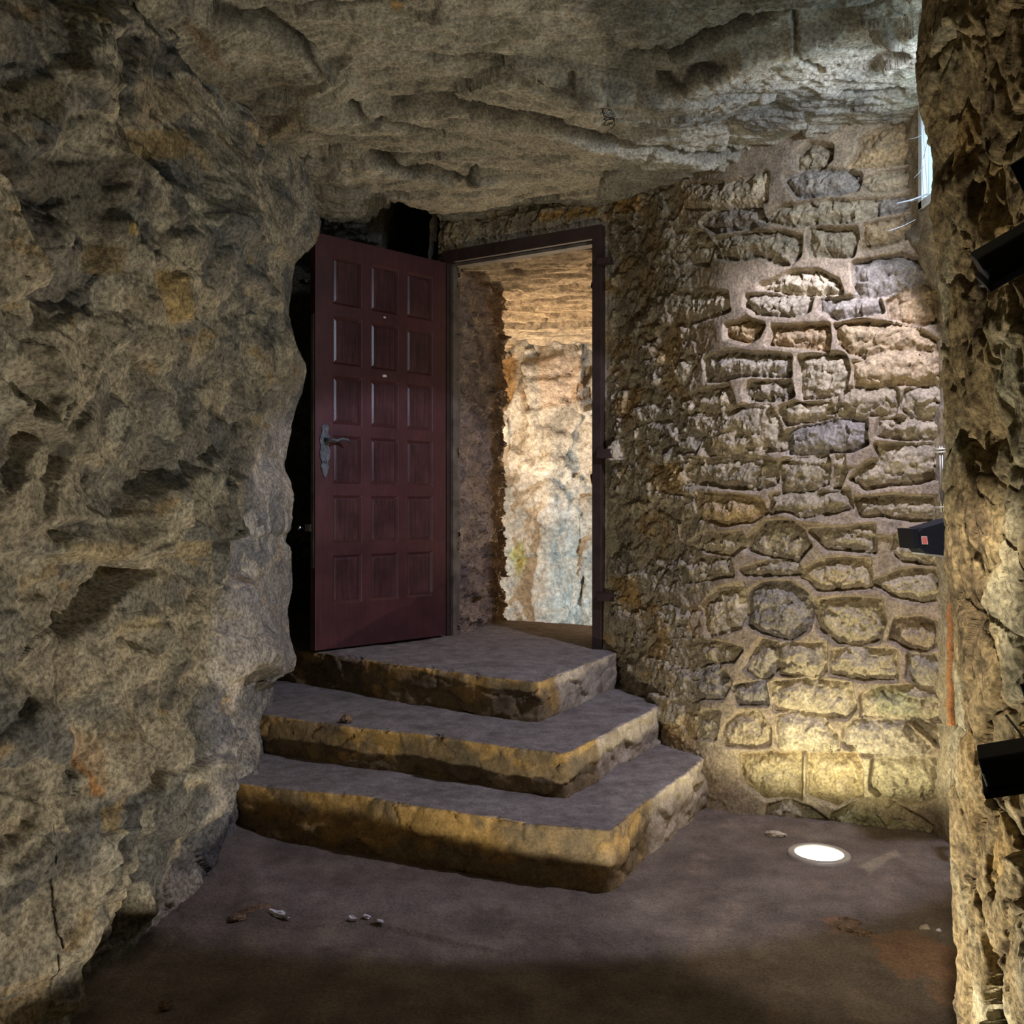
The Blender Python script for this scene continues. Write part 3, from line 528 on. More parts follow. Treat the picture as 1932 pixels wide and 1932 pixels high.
# ------------------------------------------------------------------ wall_right: the near rock corner
RS = [(-400, 1742), (0, 1741), (100, 1737), (150, 1741), (180, 1743), (230, 1756), (330, 1768), (385, 1764), (400, 1770), (500, 1776), (560, 1784), (700, 1783), (800, 1790), (1000, 1793), (1050, 1793), (1128, 1803), (1364, 1803), (1385, 1797), (1500, 1800), (1600, 1803), (1750, 1806), (1932, 1813), (2400, 1820)]
CYR = 1.92
zs = np.linspace(-.1, 2.95, 700)
rx = (np.interp(HY - (zs - H) / CYR * F, [a for a, b in RS], [b for a, b in RS]) - CX) / F * CYR
ys = np.r_[np.linspace(-2.6, 1.35, 50), np.linspace(1.36, CYR, 230)]
rows = []
for y in ys: rows.append(np.stack([rx * ss(np.array(y), 1.2, CYR) + (.875 + .02 * (CYR - min(y, CYR))) * (1 - ss(np.array(y), 1.2, CYR)), np.full_like(zs, y), zs], 1))
for t in np.linspace(.0, 1, 70)[1:]: rows.append(np.stack([rx + .02 * math.sin(t * 1.57) + .80 * t ** 1.5, np.full_like(zs, CYR + .08 * math.sin(min(t * 6, 1.57)) + .06 * t), zs], 1))
P = np.array(rows); N0 = normals(P[:260], (0, 1, 1.2)); Nf = normals(P, (0, 1, 1.2)); 
p = P.reshape(-1, 3); pw = warp(p * np.array((1, 1, .62)), .05, 7, 301)
f1, e1, c1 = facets(pw * 10, 302, 1.2, .6); f2, e2, c2 = facets(pw * 26, 303, 1, .5)
h = .022 * f1 - .012 * e1 + .009 * f2 - .003 * e2 + .010 * fbm(pw * 22, 4, 304, .55, True) + .022 * fbm(pw * 5, 2, 305)
edge = np.exp(-((p[:, 1] - CYR) / .10) ** 2); h = h * (1 - .65 * edge) + .003 * edge
big = fbm(pw * 8 + 3, 3, 306); h -= .03 * ss(big, .15, .45) * (1 - edge)
p = p + Nf * h[:, None]
g = fbm(pw * 5, 4, 307); g2 = fbm(p * 30, 3, 308)
col = np.tile(np.array((.33, .25, .13)), (len(p), 1)); col = mixc(col, (.40, .36, .24), ss(g + .4 * (c1 - .5), -.05, .4)); col = mixc(col, (.10, .07, .045), .75 * ss(-(g + .5 * g2), .0, .45)); col = mixc(col, (.46, .29, .09), .5 * ss(c1, .85, .95))
tag(grid('wall_right', p.reshape(P.shape), ROCK, col), kind='structure', label='jagged rock corner close beside the viewer', cat='wall')

# ------------------------------------------------------------------ wall_side: short end wall that holds the window
WY0, WY1, WZ0, WZ1 = 2.60, 3.49, 2.24, 2.66
ys = np.linspace(1.9, 3.62, 150); zs = np.linspace(-.1, 2.9, 260)
Y, Z = np.meshgrid(ys, zs, indexing='ij'); X = 1.545 - .095 * ss(Z, 1.95, 2.2)
P = np.stack([X, Y, Z], 2); N0 = normals(P, (0, 3, 1)); p = P.reshape(-1, 3)
f, e_, c_ = facets(warp(p, .03, 8, 311) * np.array((5, 5, 7)), 312, 1, .4); inw = np.maximum(np.maximum(WY0 - p[:, 1], p[:, 1] - WY1), np.maximum(WZ0 - p[:, 2], p[:, 2] - WZ1))
h = (.014 * f + .008 * fbm(p * 20, 3, 313)) * ss(inw, 0, .06)
p = p + N0 * h[:, None]; col = np.tile(np.array((.34, .28, .19)), (len(p), 1)); col = mixc(col, (.22, .19, .14), ss(fbm(p * 6, 3, 314), 0, .4))
Pm = P[:-1, :-1]; mask = ~((Pm[:, :, 1] > WY0) & (Pm[:, :, 1] < WY1) & (Pm[:, :, 2] > WZ0) & (Pm[:, :, 2] < WZ1))
tag(grid('wall_side', p.reshape(P.shape), MASON, col, mask), kind='structure', label='short end wall holding the small high window', cat='wall')

# ------------------------------------------------------------------ floor
LX, LYc = 1.046, 3.34
xs = np.linspace(-1.7, 1.75, 520); ys = np.r_[np.linspace(-2.6, 2.0, 50), np.linspace(2.02, 4.4, 380)]
X, Y = np.meshgrid(xs, ys, indexing='ij'); P = np.stack([X, Y, 0 * X], 2); p = P.reshape(-1, 3); q = pix(np.maximum(p, (-9, .3, -9)))
h = .012 * fbm(p * 2, 3, 401) + .0075 * fbm(p * 14, 5, 402, .6) + .05 * np.exp(-((p[:, 0] + 1.05) / .16) ** 2) * ss(p[:, 1], 2.6, 3.3)
dl_ = np.hypot(p[:, 0] - LX, p[:, 1] - LYc); h = h * ss(dl_, .10, .28) - .002 * (1 - ss(dl_, .1, .2))
qw = q + np.stack([6 * fbm(p * 9, 3, 403), 3 * fbm(p * 9 + 4, 3, 404)], 1)
ledge(h, qw, [(1540, 1735), (1575, 1760), (1640, 1775)], 4, 60, .008); bump(h, qw, 1730, 1810, 90, 45, .012); bump(h, qw, 1690, 1640, 60, 22, .01); ledge(h, qw, [(560, 1745), (700, 1740), (890, 1782)], 4, 60, -.010)
bump(h, qw, 480, 1720, 40, 18, .02); bump(h, qw, 700, 1690, 200, 30, .012)
k_ = np.exp(-((p[:, 0] + 1.0) / .2) ** 2) * (p[:, 1] < 2.9); h += k_ * .03 * fbm(p * 8, 3, 405)
p = p + np.array((0, 0, 1)) * h[:, None]
g = fbm(p * 3, 4, 406); col = np.tile(np.array((.170, .134, .108)), (len(p), 1)); col = mixc(col, (.22, .18, .145), ss(g, -.1, .5)); col = mixc(col, (.10, .075, .06), .6 * ss(-fbm(p * 2 + 9, 4, 407), .05, .5))
oq = qw + np.stack([26 * fbm(p * 22, 4, 411, .7), 14 * fbm(p * 22 + 3, 4, 412, .7)], 1)
gr = fbm(p * np.array((9, 5, 1)) + 3, 4, 413); col = mixc(col, (.25, .19, .14), .5 * ss(gr, .1, .4)); col = mixc(col, (.11, .08, .06), .5 * ss(-gr, .15, .45))
patch(col, oq, [(1640, 1770), (1720, 1755), (1812, 1800), (1812, 1850), (1700, 1850), (1650, 1815)], (.33, .18, .10), .65, 7); patch(col, qw, [(1550, 1735), (1590, 1730), (1620, 1765), (1570, 1765)], (.30, .15, .07), .7, 7)
patch(col, oq, [(1750, 1860), (1815, 1840), (1815, 1900), (1770, 1895)], (.30, .17, .10), .5, 8); patch(col, qw, [(1620, 1635), (1690, 1605), (1700, 1615), (1640, 1650)], (.38, .32, .22), .6, 5)
patch(col, qw, [(480, 1640), (640, 1680), (900, 1700), (820, 1730), (560, 1730), (500, 1700)], (.22, .18, .16), .6, 20)
tag(grid('floor', p.reshape(P.shape), EARTH, col), kind='structure', label='brown trodden earth floor', cat='floor')

# ------------------------------------------------------------------ the three stone steps
def step(name, front, ncorner, back, zb, zt, seed, label, jit=.008, rfac=1.0):
    n = 420; s = np.linspace(0, 1, n)
    fr = interp_path(front, s); fr = smooth1(fr, 4); bk = interp_path(back, s)
    t = np.gradient(fr, axis=0); t /= np.linalg.norm(t, axis=1, keepdims=True); nr = np.stack([t[:, 1], -t[:, 0]], 1)     # outwards
    r = .008
    prof = [(-.12, zb - .06)] + [(0, z) for z in np.linspace(zb - .03, zt - r, 26)] + [(-r + r * math.sin(a), zt - r + r * math.cos(a)) for a in (1.2, .8, .4)]
    rows = []
    for d, z in prof: rows.append(np.c_[fr + nr * d, np.full(n, z)])
    a = fr - nr * r * 1.2
    for k in np.linspace(0, 1, 110) ** 1.15: rows.append(np.c_[a * (1 - k) + bk * k, np.full(n, zt)])
    rows.append(np.c_[bk, np.full(n, zb - .06)]); rows.append(rows[0].copy())
    P = np.array(rows).transpose(1, 0, 2); nn = np.zeros_like(P)
    nr3 = np.c_[nr, np.zeros(n)]
    for j in range(P.shape[1]):
        w = 1 if j <= 27 else (0 if j > 30 else (31 - j) / 4)
        nn[:, j] = nr3 * w + np.array((0, 0, 1)) * (1 - w)
    p = P.reshape(-1, 3); pw = warp(p, .02, 12, seed)
    ris = (np.arange(P.shape[1]) <= 29)[None].repeat(n, 0).reshape(-1).astype(float)
    f, e_, c_ = facets(pw * np.array((7, 7, 16)), seed + 1, 1, .4)
    h = ris * (.012 * f - .004 * e_ + .012 * fbm(pw * 14, 4, seed + 2, .6) + .02 * fbm(p * 2.5, 2, seed + 3)) * rfac + (1 - ris) * (.004 * fbm(p * 12, 3, seed + 4) + .006 * fbm(p * 3, 2, seed + 5))
    tb = (np.arange(P.shape[1]) >= P.shape[1] - 2)[None].repeat(n, 0).reshape(-1); h[tb] = 0
    # the tread edge follows the riser face and is chipped
    hr = (h.reshape(n, -1)[:, 26]); chip = -.018 * np.maximum(0, fbm(np.c_[fr * 9, np.zeros(n)], 4, seed + 6) - .12) * 3
    p = p + nn.reshape(-1, 3) * h[:, None]; P2 = p.reshape(P.shape)
    for j in range(24, 40):
        w = ss(np.array(float(j)), 23, 28) * (1 - ss(np.array(float(j)), 31, 40)); wf = 0 if j <= 29 else 1
        P2[:, j, :2] += nr * ((chip + hr * wf) * w)[:, None]
        P2[:, j, 2] += chip * w * .5
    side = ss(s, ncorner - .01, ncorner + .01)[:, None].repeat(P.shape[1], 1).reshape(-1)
    g = fbm(pw * 6, 4, seed + 7); g2 = fbm(p * 25, 3, seed + 8)
    cr = np.tile(np.array((.23, .165, .085)), (len(p), 1)); cr = mixc(cr, (.42, .27, .095), ss(g + .6 * (c_ - .5) + .5 * (p[:, 2] - zb) / (zt - zb) - .3, .0, .3)); cr = mixc(cr, (.12, .10, .07), .6 * ss(-(g + .3 * g2), .05, .45))  # more golden upwards: light on the riser tops painted into the colour
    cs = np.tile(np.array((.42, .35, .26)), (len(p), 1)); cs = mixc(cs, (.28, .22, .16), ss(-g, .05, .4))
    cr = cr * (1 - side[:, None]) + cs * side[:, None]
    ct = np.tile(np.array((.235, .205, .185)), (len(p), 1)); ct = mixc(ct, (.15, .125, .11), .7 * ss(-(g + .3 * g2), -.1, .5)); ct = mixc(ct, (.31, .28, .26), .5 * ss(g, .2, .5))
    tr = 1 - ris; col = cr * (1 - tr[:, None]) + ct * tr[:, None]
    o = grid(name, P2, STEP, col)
    return tag(o, label=label, cat='step', group='stone steps up to the door')
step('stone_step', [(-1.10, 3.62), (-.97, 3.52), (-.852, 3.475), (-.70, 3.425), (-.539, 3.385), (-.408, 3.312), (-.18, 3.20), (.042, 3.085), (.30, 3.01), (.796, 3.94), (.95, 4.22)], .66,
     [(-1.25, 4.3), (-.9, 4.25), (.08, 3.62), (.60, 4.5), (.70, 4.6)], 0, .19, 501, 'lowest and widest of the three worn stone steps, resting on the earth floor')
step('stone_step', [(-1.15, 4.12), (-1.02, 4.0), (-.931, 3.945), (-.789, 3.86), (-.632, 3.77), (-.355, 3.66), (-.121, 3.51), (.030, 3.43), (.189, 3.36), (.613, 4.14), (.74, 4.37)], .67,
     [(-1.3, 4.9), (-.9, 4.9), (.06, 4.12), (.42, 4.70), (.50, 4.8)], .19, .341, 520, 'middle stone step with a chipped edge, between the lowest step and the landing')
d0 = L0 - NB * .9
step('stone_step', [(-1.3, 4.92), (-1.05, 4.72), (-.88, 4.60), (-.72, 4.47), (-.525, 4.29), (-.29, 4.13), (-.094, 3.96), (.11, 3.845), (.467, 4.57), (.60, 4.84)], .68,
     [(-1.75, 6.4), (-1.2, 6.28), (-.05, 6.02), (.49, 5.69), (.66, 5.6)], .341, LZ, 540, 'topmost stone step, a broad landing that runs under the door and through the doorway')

# ------------------------------------------------------------------ door frame
fr = empty('door_frame', dpt(.42, 0, LZ), label='dark brown steel door frame set in the stone wall with its bolts and lugs', cat='door frame')
fr_l = Vector(fr.location)
RotD = Matrix(((E[0], NB[0], 0), (E[1], NB[1], 0), (0, 0, 1)))                      # local x along the wall, y out of it
def fbox(name, a0, a1, b0, b1, z0, z1, m=STEEL, bev=.002):
    o = box(name, Vector(((a0 + a1) / 2 - .42, 0, 0)) * 0, (a1 - a0, b1 - b0, z1 - z0), m, fr, bev)
    o.rotation_euler = RotD.to_euler(); o.location = dpt((a0 + a1) / 2, (b0 + b1) / 2, (z0 + z1) / 2) - fr_l; return o
for a0, a1, ai0, ai1 in ((-.05, -.018, -.018, .0), (.847, .897, .832, .847)):
    fbox('jamb', a0, a1, -.05, .045, LZ - .03, TZ + .06); fbox('rebate', ai0, ai1, -.05, .012, LZ - .03, TZ, STEEL2 if a0 < 0 else STEEL)
fbox('head', -.05, .897, -.05, .047, TZ, TZ + .065); fbox('rebate', -.018, .847, -.05, .012, TZ - .016, TZ, STEEL2)
# fixing lugs on the lock side, let into patches of plaster
for k, (z, l, w) in enumerate(((2.37, .07, .03), (1.445, .13, .045), (.755, .11, .035))):
    fbox('fixing_lug', .885, .885 + l, .03, .055 + .02, z - w / 2, z + w / 2)
for z, y_ in ((2.2, 0), (1.5, 0), (.9, 0)):
    o = tube('hinge_pin', [(0, 0, z - .05), (0, 0, z + .05)], .009, STEEL2, fr); o.location = dpt(-.045, .056, 0) - fr_l
for nm, a, z, sx, sz, sd_ in (('plaster_patch', 1.00, 1.44, .075, .07, 3), ('plaster_patch', 1.01, .745, .05, .055, 4)):
    x = dpt(a, .045, z)
    o = rock_lump(nm, x, (.035, sx, sz), PLASTER, sd_, None, 4, .22, math.atan2(NB[1], NB[0]))
    tag(o, label='ragged white plaster dab around the %s lug of the door frame' % ('middle' if z > 1 else 'lowest'), cat='plaster')

# ------------------------------------------------------------------ door_1: panelled leaf standing open
HG = Vector((-.350, 5.185, 0)); FE = Vector((-.925, 4.61, 0)); WD = (FE - HG).length
U = (HG - FE).normalized(); NF = Vector((U.y, -U.x, 0)); T = .042
if NF.y > 0: NF = -NF
Z0, Z1 = .512, 2.482
door = empty('door_1', (HG.x, HG.y, Z0), label='maroon panelled wooden door standing open at the top of the steps', cat='door', kind='structure')
dl0 = Vector(door.location)
def dp(u, d, z): return FE + U * u + NF * d + Vector((0, 0, z)) - dl0           # u from the free edge, d out of the front face
cols = [(.100, .268), (.324, .494), (.551, .722)]; rws = [(Z0 + .214 + k * .2865, Z0 + .214 + k * .2865 + .232) for k in range(6)]
bm = bmesh.new()
us = [0] + [x for c in cols for x in c] + [WD]; vs = [Z0] + [z for r in rws for z in r] + [Z1]
vv = {}
def V(u, d, z):
    k = (round(u, 5), round(d, 5), round(z, 5))
    if k not in vv: vv[k] = bm.verts.new(dp(u, d, z))
    return vv[k]
for i in range(len(us) - 1):
    for j in range(len(vs) - 1):
        a, b, c, d = us[i], us[i + 1], vs[j], vs[j + 1]
        for fc in (0, -T):
            if i % 2 and j % 2:
                s1 = -1 if fc == 0 else 1; m_ = .012; dd = fc + s1 * .011; A = [(a, c), (b, c), (b, d), (a, d)]; B = [(a + m_, c + m_), (b - m_, c + m_), (b - m_, d - m_), (a + m_, d - m_)]
                for k in range(4):
                    k2 = (k + 1) % 4; bm.faces.new((V(A[k][0], fc, A[k][1]), V(A[k2][0], fc, A[k2][1]), V(B[k2][0], dd, B[k2][1]), V(B[k][0], dd, B[k][1])))
            else: bm.faces.new((V(a, fc, c), V(b, fc, c), V(b, fc, d), V(a, fc, d)))
for i in range(len(us) - 1):
    for z in (Z0, Z1): bm.faces.new((V(us[i], 0, z), V(us[i + 1], 0, z), V(us[i + 1], -T, z), V(us[i], -T, z)))
for j in range(len(vs) - 1):
    for u in (0, WD): bm.faces.new((V(u, 0, vs[j]), V(u, 0, vs[j + 1]), V(u, -T, vs[j + 1]), V(u, -T, vs[j])))
bm_obj('leaf', bm, DOORWOOD, door, .0015)
for c in cols:
    for r in rws:
        bm = bmesh.new(); m_ = .012; a, b, z0, z1 = c[0] + m_ - .002, c[1] - m_ + .002, r[0] + m_ - .002, r[1] - m_ + .002
        for d0_, d1_, sg in ((-.0125, -.0085, 1),):
            O = [(a, z0), (b, z0), (b, z1), (a, z1)]; g_ = .014; I = [(a + g_, z0 + g_), (b - g_, z0 + g_), (b - g_, z1 - g_), (a + g_, z1 - g_)]
            vo = [bm.verts.new(dp(x, d0_, z)) for x, z in O]; vi = [bm.verts.new(dp(x, d1_, z)) for x, z in I]; vb = [bm.verts.new(dp(x, -T + .0125, z)) for x, z in O]
            bm.faces.new(vi); bm.faces.new(vb)
            for k in range(4):
                k2 = (k + 1) % 4; bm.faces.new((vo[k], vo[k2], vi[k2], vi[k])); bm.faces.new((vo[k], vo[k2], vb[k2], vb[k]))
        bm_obj('panel', bm, PANELM, door, 0)
# wrought iron plate with a wavy outline, lever, keyhole cover
hz = 1.372 + .135
pts = []
oc = [(.010, .150), (.022, .135), (.016, .115), (.026, .095), (.030, .07), (.022, .045), (.030, .02), (.026, -.01), (.016, -.03), (.024, -.05), (.015, -.07), (.012, -.085), (.004, -.10)]
out = [(x, z) for x, z in oc] + [(-x, z) for x, z in reversed(oc)]
bm = bmesh.new(); add_prism(bm, [dp(.052 + x, .001, 1.43 + z) for x, z in out], NF * .005); plate = bm_obj('handle_plate', bm, IRON, door, .001)
tube('lever_handle', [dp(.052, .004, hz), dp(.052, .03, hz), dp(.056, .048, hz), (dp(.085, .052, hz - .004)), dp(.115, .052, hz + .006), dp(.145, .05, hz + .004), dp(.170, .046, hz - .014)], [.011, .008, .009, .010, .006, .008, .003], IRON, door)
tube('keyhole_cover', [dp(.052, .003, 1.405), dp(.052, .010, 1.405)], .009, IRON, door)
tube('bolt_knob', [dp(-.002, -.075, 1.09), dp(-.03, -.075, 1.09), dp(-.045, -.075, 1.092)], [.005, .005, .012], CHROME, door); box('bolt_plate', dp(.006, -T - .02, 1.09), (.03, .05, .035), CHROME, door, .002)
for u, z, w, h_, nm in ((.408, Z0 + .214 + 5 * .2865 - .022, .014, .010, 'paper_scrap'), (.408, Z0 + .214 + 4 * .2865 - .028, .026, .014, 'paper_scrap')):
    bm = bmesh.new(); add_prism(bm, [dp(u + x * w, .0006, z + y * h_) for x, y in ((-.5, -.3), (-.1, -.6), (.1, -.2), (.5, -.5), (.4, .4), (0, .5), (-.3, .2), (-.5, .5))], NF * .0008)
    tag(bm_obj(nm, bm, PAPER, door), label='torn white paper scrap')
box('edge_strip', dp(-.0012, -.021, 1.5), (.0025, .022, 1.2), STEEL2, door, 0, Matrix(((U.x, NF.x, 0), (U.y, NF.y, 0), (0, 0, 1))))

# ------------------------------------------------------------------ in-ground lamps
def ground_lamp(loc, label):
    r = empty('ground_lamp', loc, label=label, cat='lamp')
    bm = bmesh.new()
    pr = [(.104, -.03), (.104, .004), (.100, .007), (.082, .008), (.080, .004), (.080, -.03)]
    n = 48; R = [[bm.verts.new((a * math.cos(2 * math.pi * k / n), a * math.sin(2 * math.pi * k / n), z)) for k in range(n)] for a, z in pr]
    for i in range(len(pr)):
        A, B = R[i], R[(i + 1) % len(pr)]
        for k in range(n): bm.faces.new((A[k], A[(k + 1) % n], B[(k + 1) % n], B[k]))
    bm_obj('trim_ring', bm, RING, r, 0, True)
    bm = bmesh.new(); R = [[bm.verts.new((a * math.cos(2 * math.pi * k / n), a * math.sin(2 * math.pi * k / n), z)) for k in range(n)] for a, z in ((.080, .001), (.06, .004), (.02, .006))]
    for A, B in zip(R[:-1], R[1:]):
        for k in range(n): bm.faces.new((A[k], A[(k + 1) % n], B[(k + 1) % n], B[k]))
    bm.faces.new(R[-1]); bm_obj('lens', bm, LENS, r, 0, True)
    return r
ground_lamp((LX, LYc, .002), 'glowing round ground lamp with a grey ring, sunk below the stone wall')
ground_lamp((.30, 2.02, .004), 'round ground lamp sunk in the earth floor close to the viewer')

# ------------------------------------------------------------------ floodlights
def at(x, y, Yd): return Vector(((x - CX) / F * Yd, Yd, H - (y - HY) / F * Yd))

# upper and lower floodlights fixed on the near rock corner, the third behind it on the end wall
def lampbox(loc, xdir, zdir, L_, Wd, Ht, label):      # long black box: xdir = long axis, glass at the -z side
    r = empty('floodlight', loc, label=label, cat='floodlight')
    x = Vector(xdir).normalized(); z = Vector(zdir).normalized(); y = z.cross(x).normalized(); z = x.cross(y)
    r.rotation_euler = Matrix((x, y, z)).transposed().to_euler()
    bm = bmesh.new(); pr = [(-.5, -.5), (.5, -.5), (.5, .1), (.36, .5), (-.36, .5), (-.5, .1)]
    add_prism(bm, [(-L_ / 2, a * Wd, b * Ht) for a, b in pr], (L_, 0, 0)); bm_obj('housing', bm, BLACK, r, .003)
    bm = bmesh.new()
    for sx, sy, wx, wy in ((0, 1, L_ + .012, .008), (0, -1, L_ + .012, .008), (1, 0, .008, Wd + .012), (-1, 0, .008, Wd + .012)): add_box(bm, (sx * (L_ / 2 + .002), sy * (Wd / 2 + .002), -Ht / 2 - .004), (wx, wy, .010))
    bm_obj('bezel', bm, BLACK, r, .001); box('front_glass', (0, 0, -Ht / 2 - .002), (L_ - .006, Wd - .006, .004), GLASSY, r, 0)
    return r
u1 = lampbox(at(1986, 424, 1.30), (.093, -.046, .055), (-.25, -.45, 1), .200, .06, .036, 'black floodlight fixed high on the jagged rock corner, tilted upwards')
box('bracket', (.005, .0, .055), (.035, .008, .09), BLACK, u1, .001); tube('clamp', [(-.092, .03, -.02), (-.104, .02, -.034)], .007, BLACK, u1, 8); tube('mount_arm', [(.08, 0, .01), (.17, .0, .01), (.26, 0, -.03)], .008, BLACK, u1, 8)
u2 = lampbox(at(1984, 1424, 1.34), (.092, -.048, .031), (.1, -.35, 1), .180, .06, .044, 'black floodlight fixed low on the jagged rock corner, above the floor')
box('mount_plate', (.025, .01, .062), (.07, .006, .085), BLACK, u2, .002); tube('bracket_strut', [(-.020, -.02, .024), (-.038, -.005, .072)], .0020, GALV, u2, 6); tube('mount_arm', [(.08, 0, .01), (.15, .0, .01), (.24, 0, -.02)], .008, BLACK, u2, 8)
# third: body tapers from the wall towards the room, pale glass underneath
r3 = empty('floodlight', at(1760, 1015, 3.22), label='black floodlight with a pink sticker, half hidden behind the rock corner', cat='floodlight')
def p3(x, y, d=0): return at(x, y, 3.22 + d) - Vector(r3.location)
bm = bmesh.new(); add_prism(bm, [p3(*a) for a in ((1733, 1004), (1741, 996), (1765, 989), (1791, 981), (1815, 976), (1815, 1052), (1745, 1044), (1738, 1036), (1733, 1034))], (0, .11, 0)); bm_obj('housing', bm, BLACK, r3, .002)
bm = bmesh.new(); add_prism(bm, [p3(*a, -.008) for a in ((1721, 998), (1732, 997), (1735, 1034), (1726, 1036))], (0, .126, 0)); bm_obj('yoke', bm, BLACK, r3, .001)
bm = bmesh.new(); add_prism(bm, [p3(*a, .006) for a in ((1744, 1044.5), (1815, 1052.5), (1815, 1055.5), (1745, 1047))], (0, .098, 0)); tag(bm_obj('front_glass', bm, GLASSY, r3, 0), label='pale glass front')
bm = bmesh.new(); add_prism(bm, [p3(*a, -.001) for a in ((1738, 1012), (1749, 1012), (1751, 1027), (1740, 1027))], (0, .001, 0)); tag(bm_obj('sticker', bm, PAPER, r3, 0), label='pale rimmed sticker')
bm = bmesh.new(); add_prism(bm, [p3(*a, -.002) for a in ((1739.5, 1013.2), (1748.3, 1013.2), (1750, 1026), (1741, 1026))], (0, .001, 0)); bm_obj('sticker_face', bm, PINK, r3, 0)
box('wall_arm', p3(1825, 1010, .05), (.10, .03, .03), BLACK, r3, .002)

# ------------------------------------------------------------------ steel bracket, orange pipe
bk = empty('wall_bracket', at(1776, 905, 3.42), label='pale steel double rod held by cross bars, above the floodlight with the sticker', cat='bracket')
def pb(x, y, d=0): return at(x, y, 3.42 + d) - Vector(bk.location)
for x in (1774, 1778.5): tube('rod', [pb(x - 1.2, 842), pb(x + 2.2, 967)], .0032, GALV, bk, 8)
for y in (847, 853, 957): tube('cross_bar', [pb(1763, y, -.006), pb(1805, y, -.006)], .0025 if y != 847 else .0035, GALV, bk, 8)
pp = empty('orange_pipe', at(1794, 1364, 3.22), label='rough orange pipe running upright in the corner behind the rock', cat='pipe')
n_ = 40; tube('pipe', [at(1794 + 1.2 * math.sin(k * .7), 1120 + k * (248 / n_), 3.22) - Vector(pp.location) for k in range(n_ + 1)], [.0125 + .0015 * math.sin(k * 2.1) for k in range(n_ + 1)], RUST, pp, 12)
box('pipe_clip', at(1798, 1180, 3.23) - Vector(pp.location), (.05, .02, .012), GALV, pp, .001)

# ------------------------------------------------------------------ window_1
XW = 1.365
wn = empty('window_1', (XW, (WY0 + WY1) / 2, WZ0), label='small high window with a white frame full of cobwebs', cat='window', kind='structure')
wl = Vector(wn.location)
bm = bmesh.new(); yc = (WY0 + WY1) / 2; zc = (WZ0 + WZ1) / 2
for y, z, sy, sz in ((WY0 + .015, zc, .03, WZ1 - WZ0), (WY1 - .015, zc, .03, WZ1 - WZ0), (yc, WZ0 + .015, WY1 - WY0, .03), (yc, WZ1 - .015, WY1 - WY0, .03), (yc, zc, .025, WZ1 - WZ0)): add_box(bm, Vector((XW + .10, y, z)) - wl, (.04, sy, sz))
bm_obj('window_frame', bm, WINFRAME, wn, .002)
gm = mat('milky_daylit_glass', .35, (.6, .72, .75), var=.25, vs=30, bump=0, emit=(.55, .82, .92), es=.75)
for y in ((WY0 + yc) / 2, (WY1 + yc) / 2): box('pane', Vector((XW + .10, y, zc)) - wl, (.004, (WY1 - WY0) / 2 - .03, WZ1 - WZ0 - .05), gm, wn, 0)
cw = empty('cobweb', (XW - .02, 3.3, WZ0 + .1), label='white cobweb strands and a pale lit-ledge line at the corner of the small high window', cat='cobweb')
cl = Vector(cw.location)
for a, b in (((1738, 188, 3.36), (1750, 372, 3.40)), ((1736, 195, 3.42), (1742, 375, 3.44)), ((1752, 222, 3.30), (1752, 372, 3.38)), ((1752, 236, 3.34), (1764, 335, 3.28)), ((1692, 384, 3.42), (1750, 366, 3.40)), ((1703, 381, 3.43), (1748, 372, 3.41)), ((1716, 262, 3.44), (1740, 254, 3.42)),
             ((1724, 336, 3.44), (1744, 312, 3.42)), ((1742, 300, 3.42), (1757, 232, 3.32)), ((1676, 436, 3.46), (1728, 414, 3.44)), ((1757, 240, 3.31), (1764, 330, 3.29))):
    A, B = at(*a) - cl, at(*b) - cl; tube('strand_or_lit_edge', [A, (A + B) / 2 + Vector((0, 0, -.004)), B], .0011 if a[0] != 1692 else .003, WEB, cw, 5)  # the thick tube is no web: it draws a lit ledge's bright line

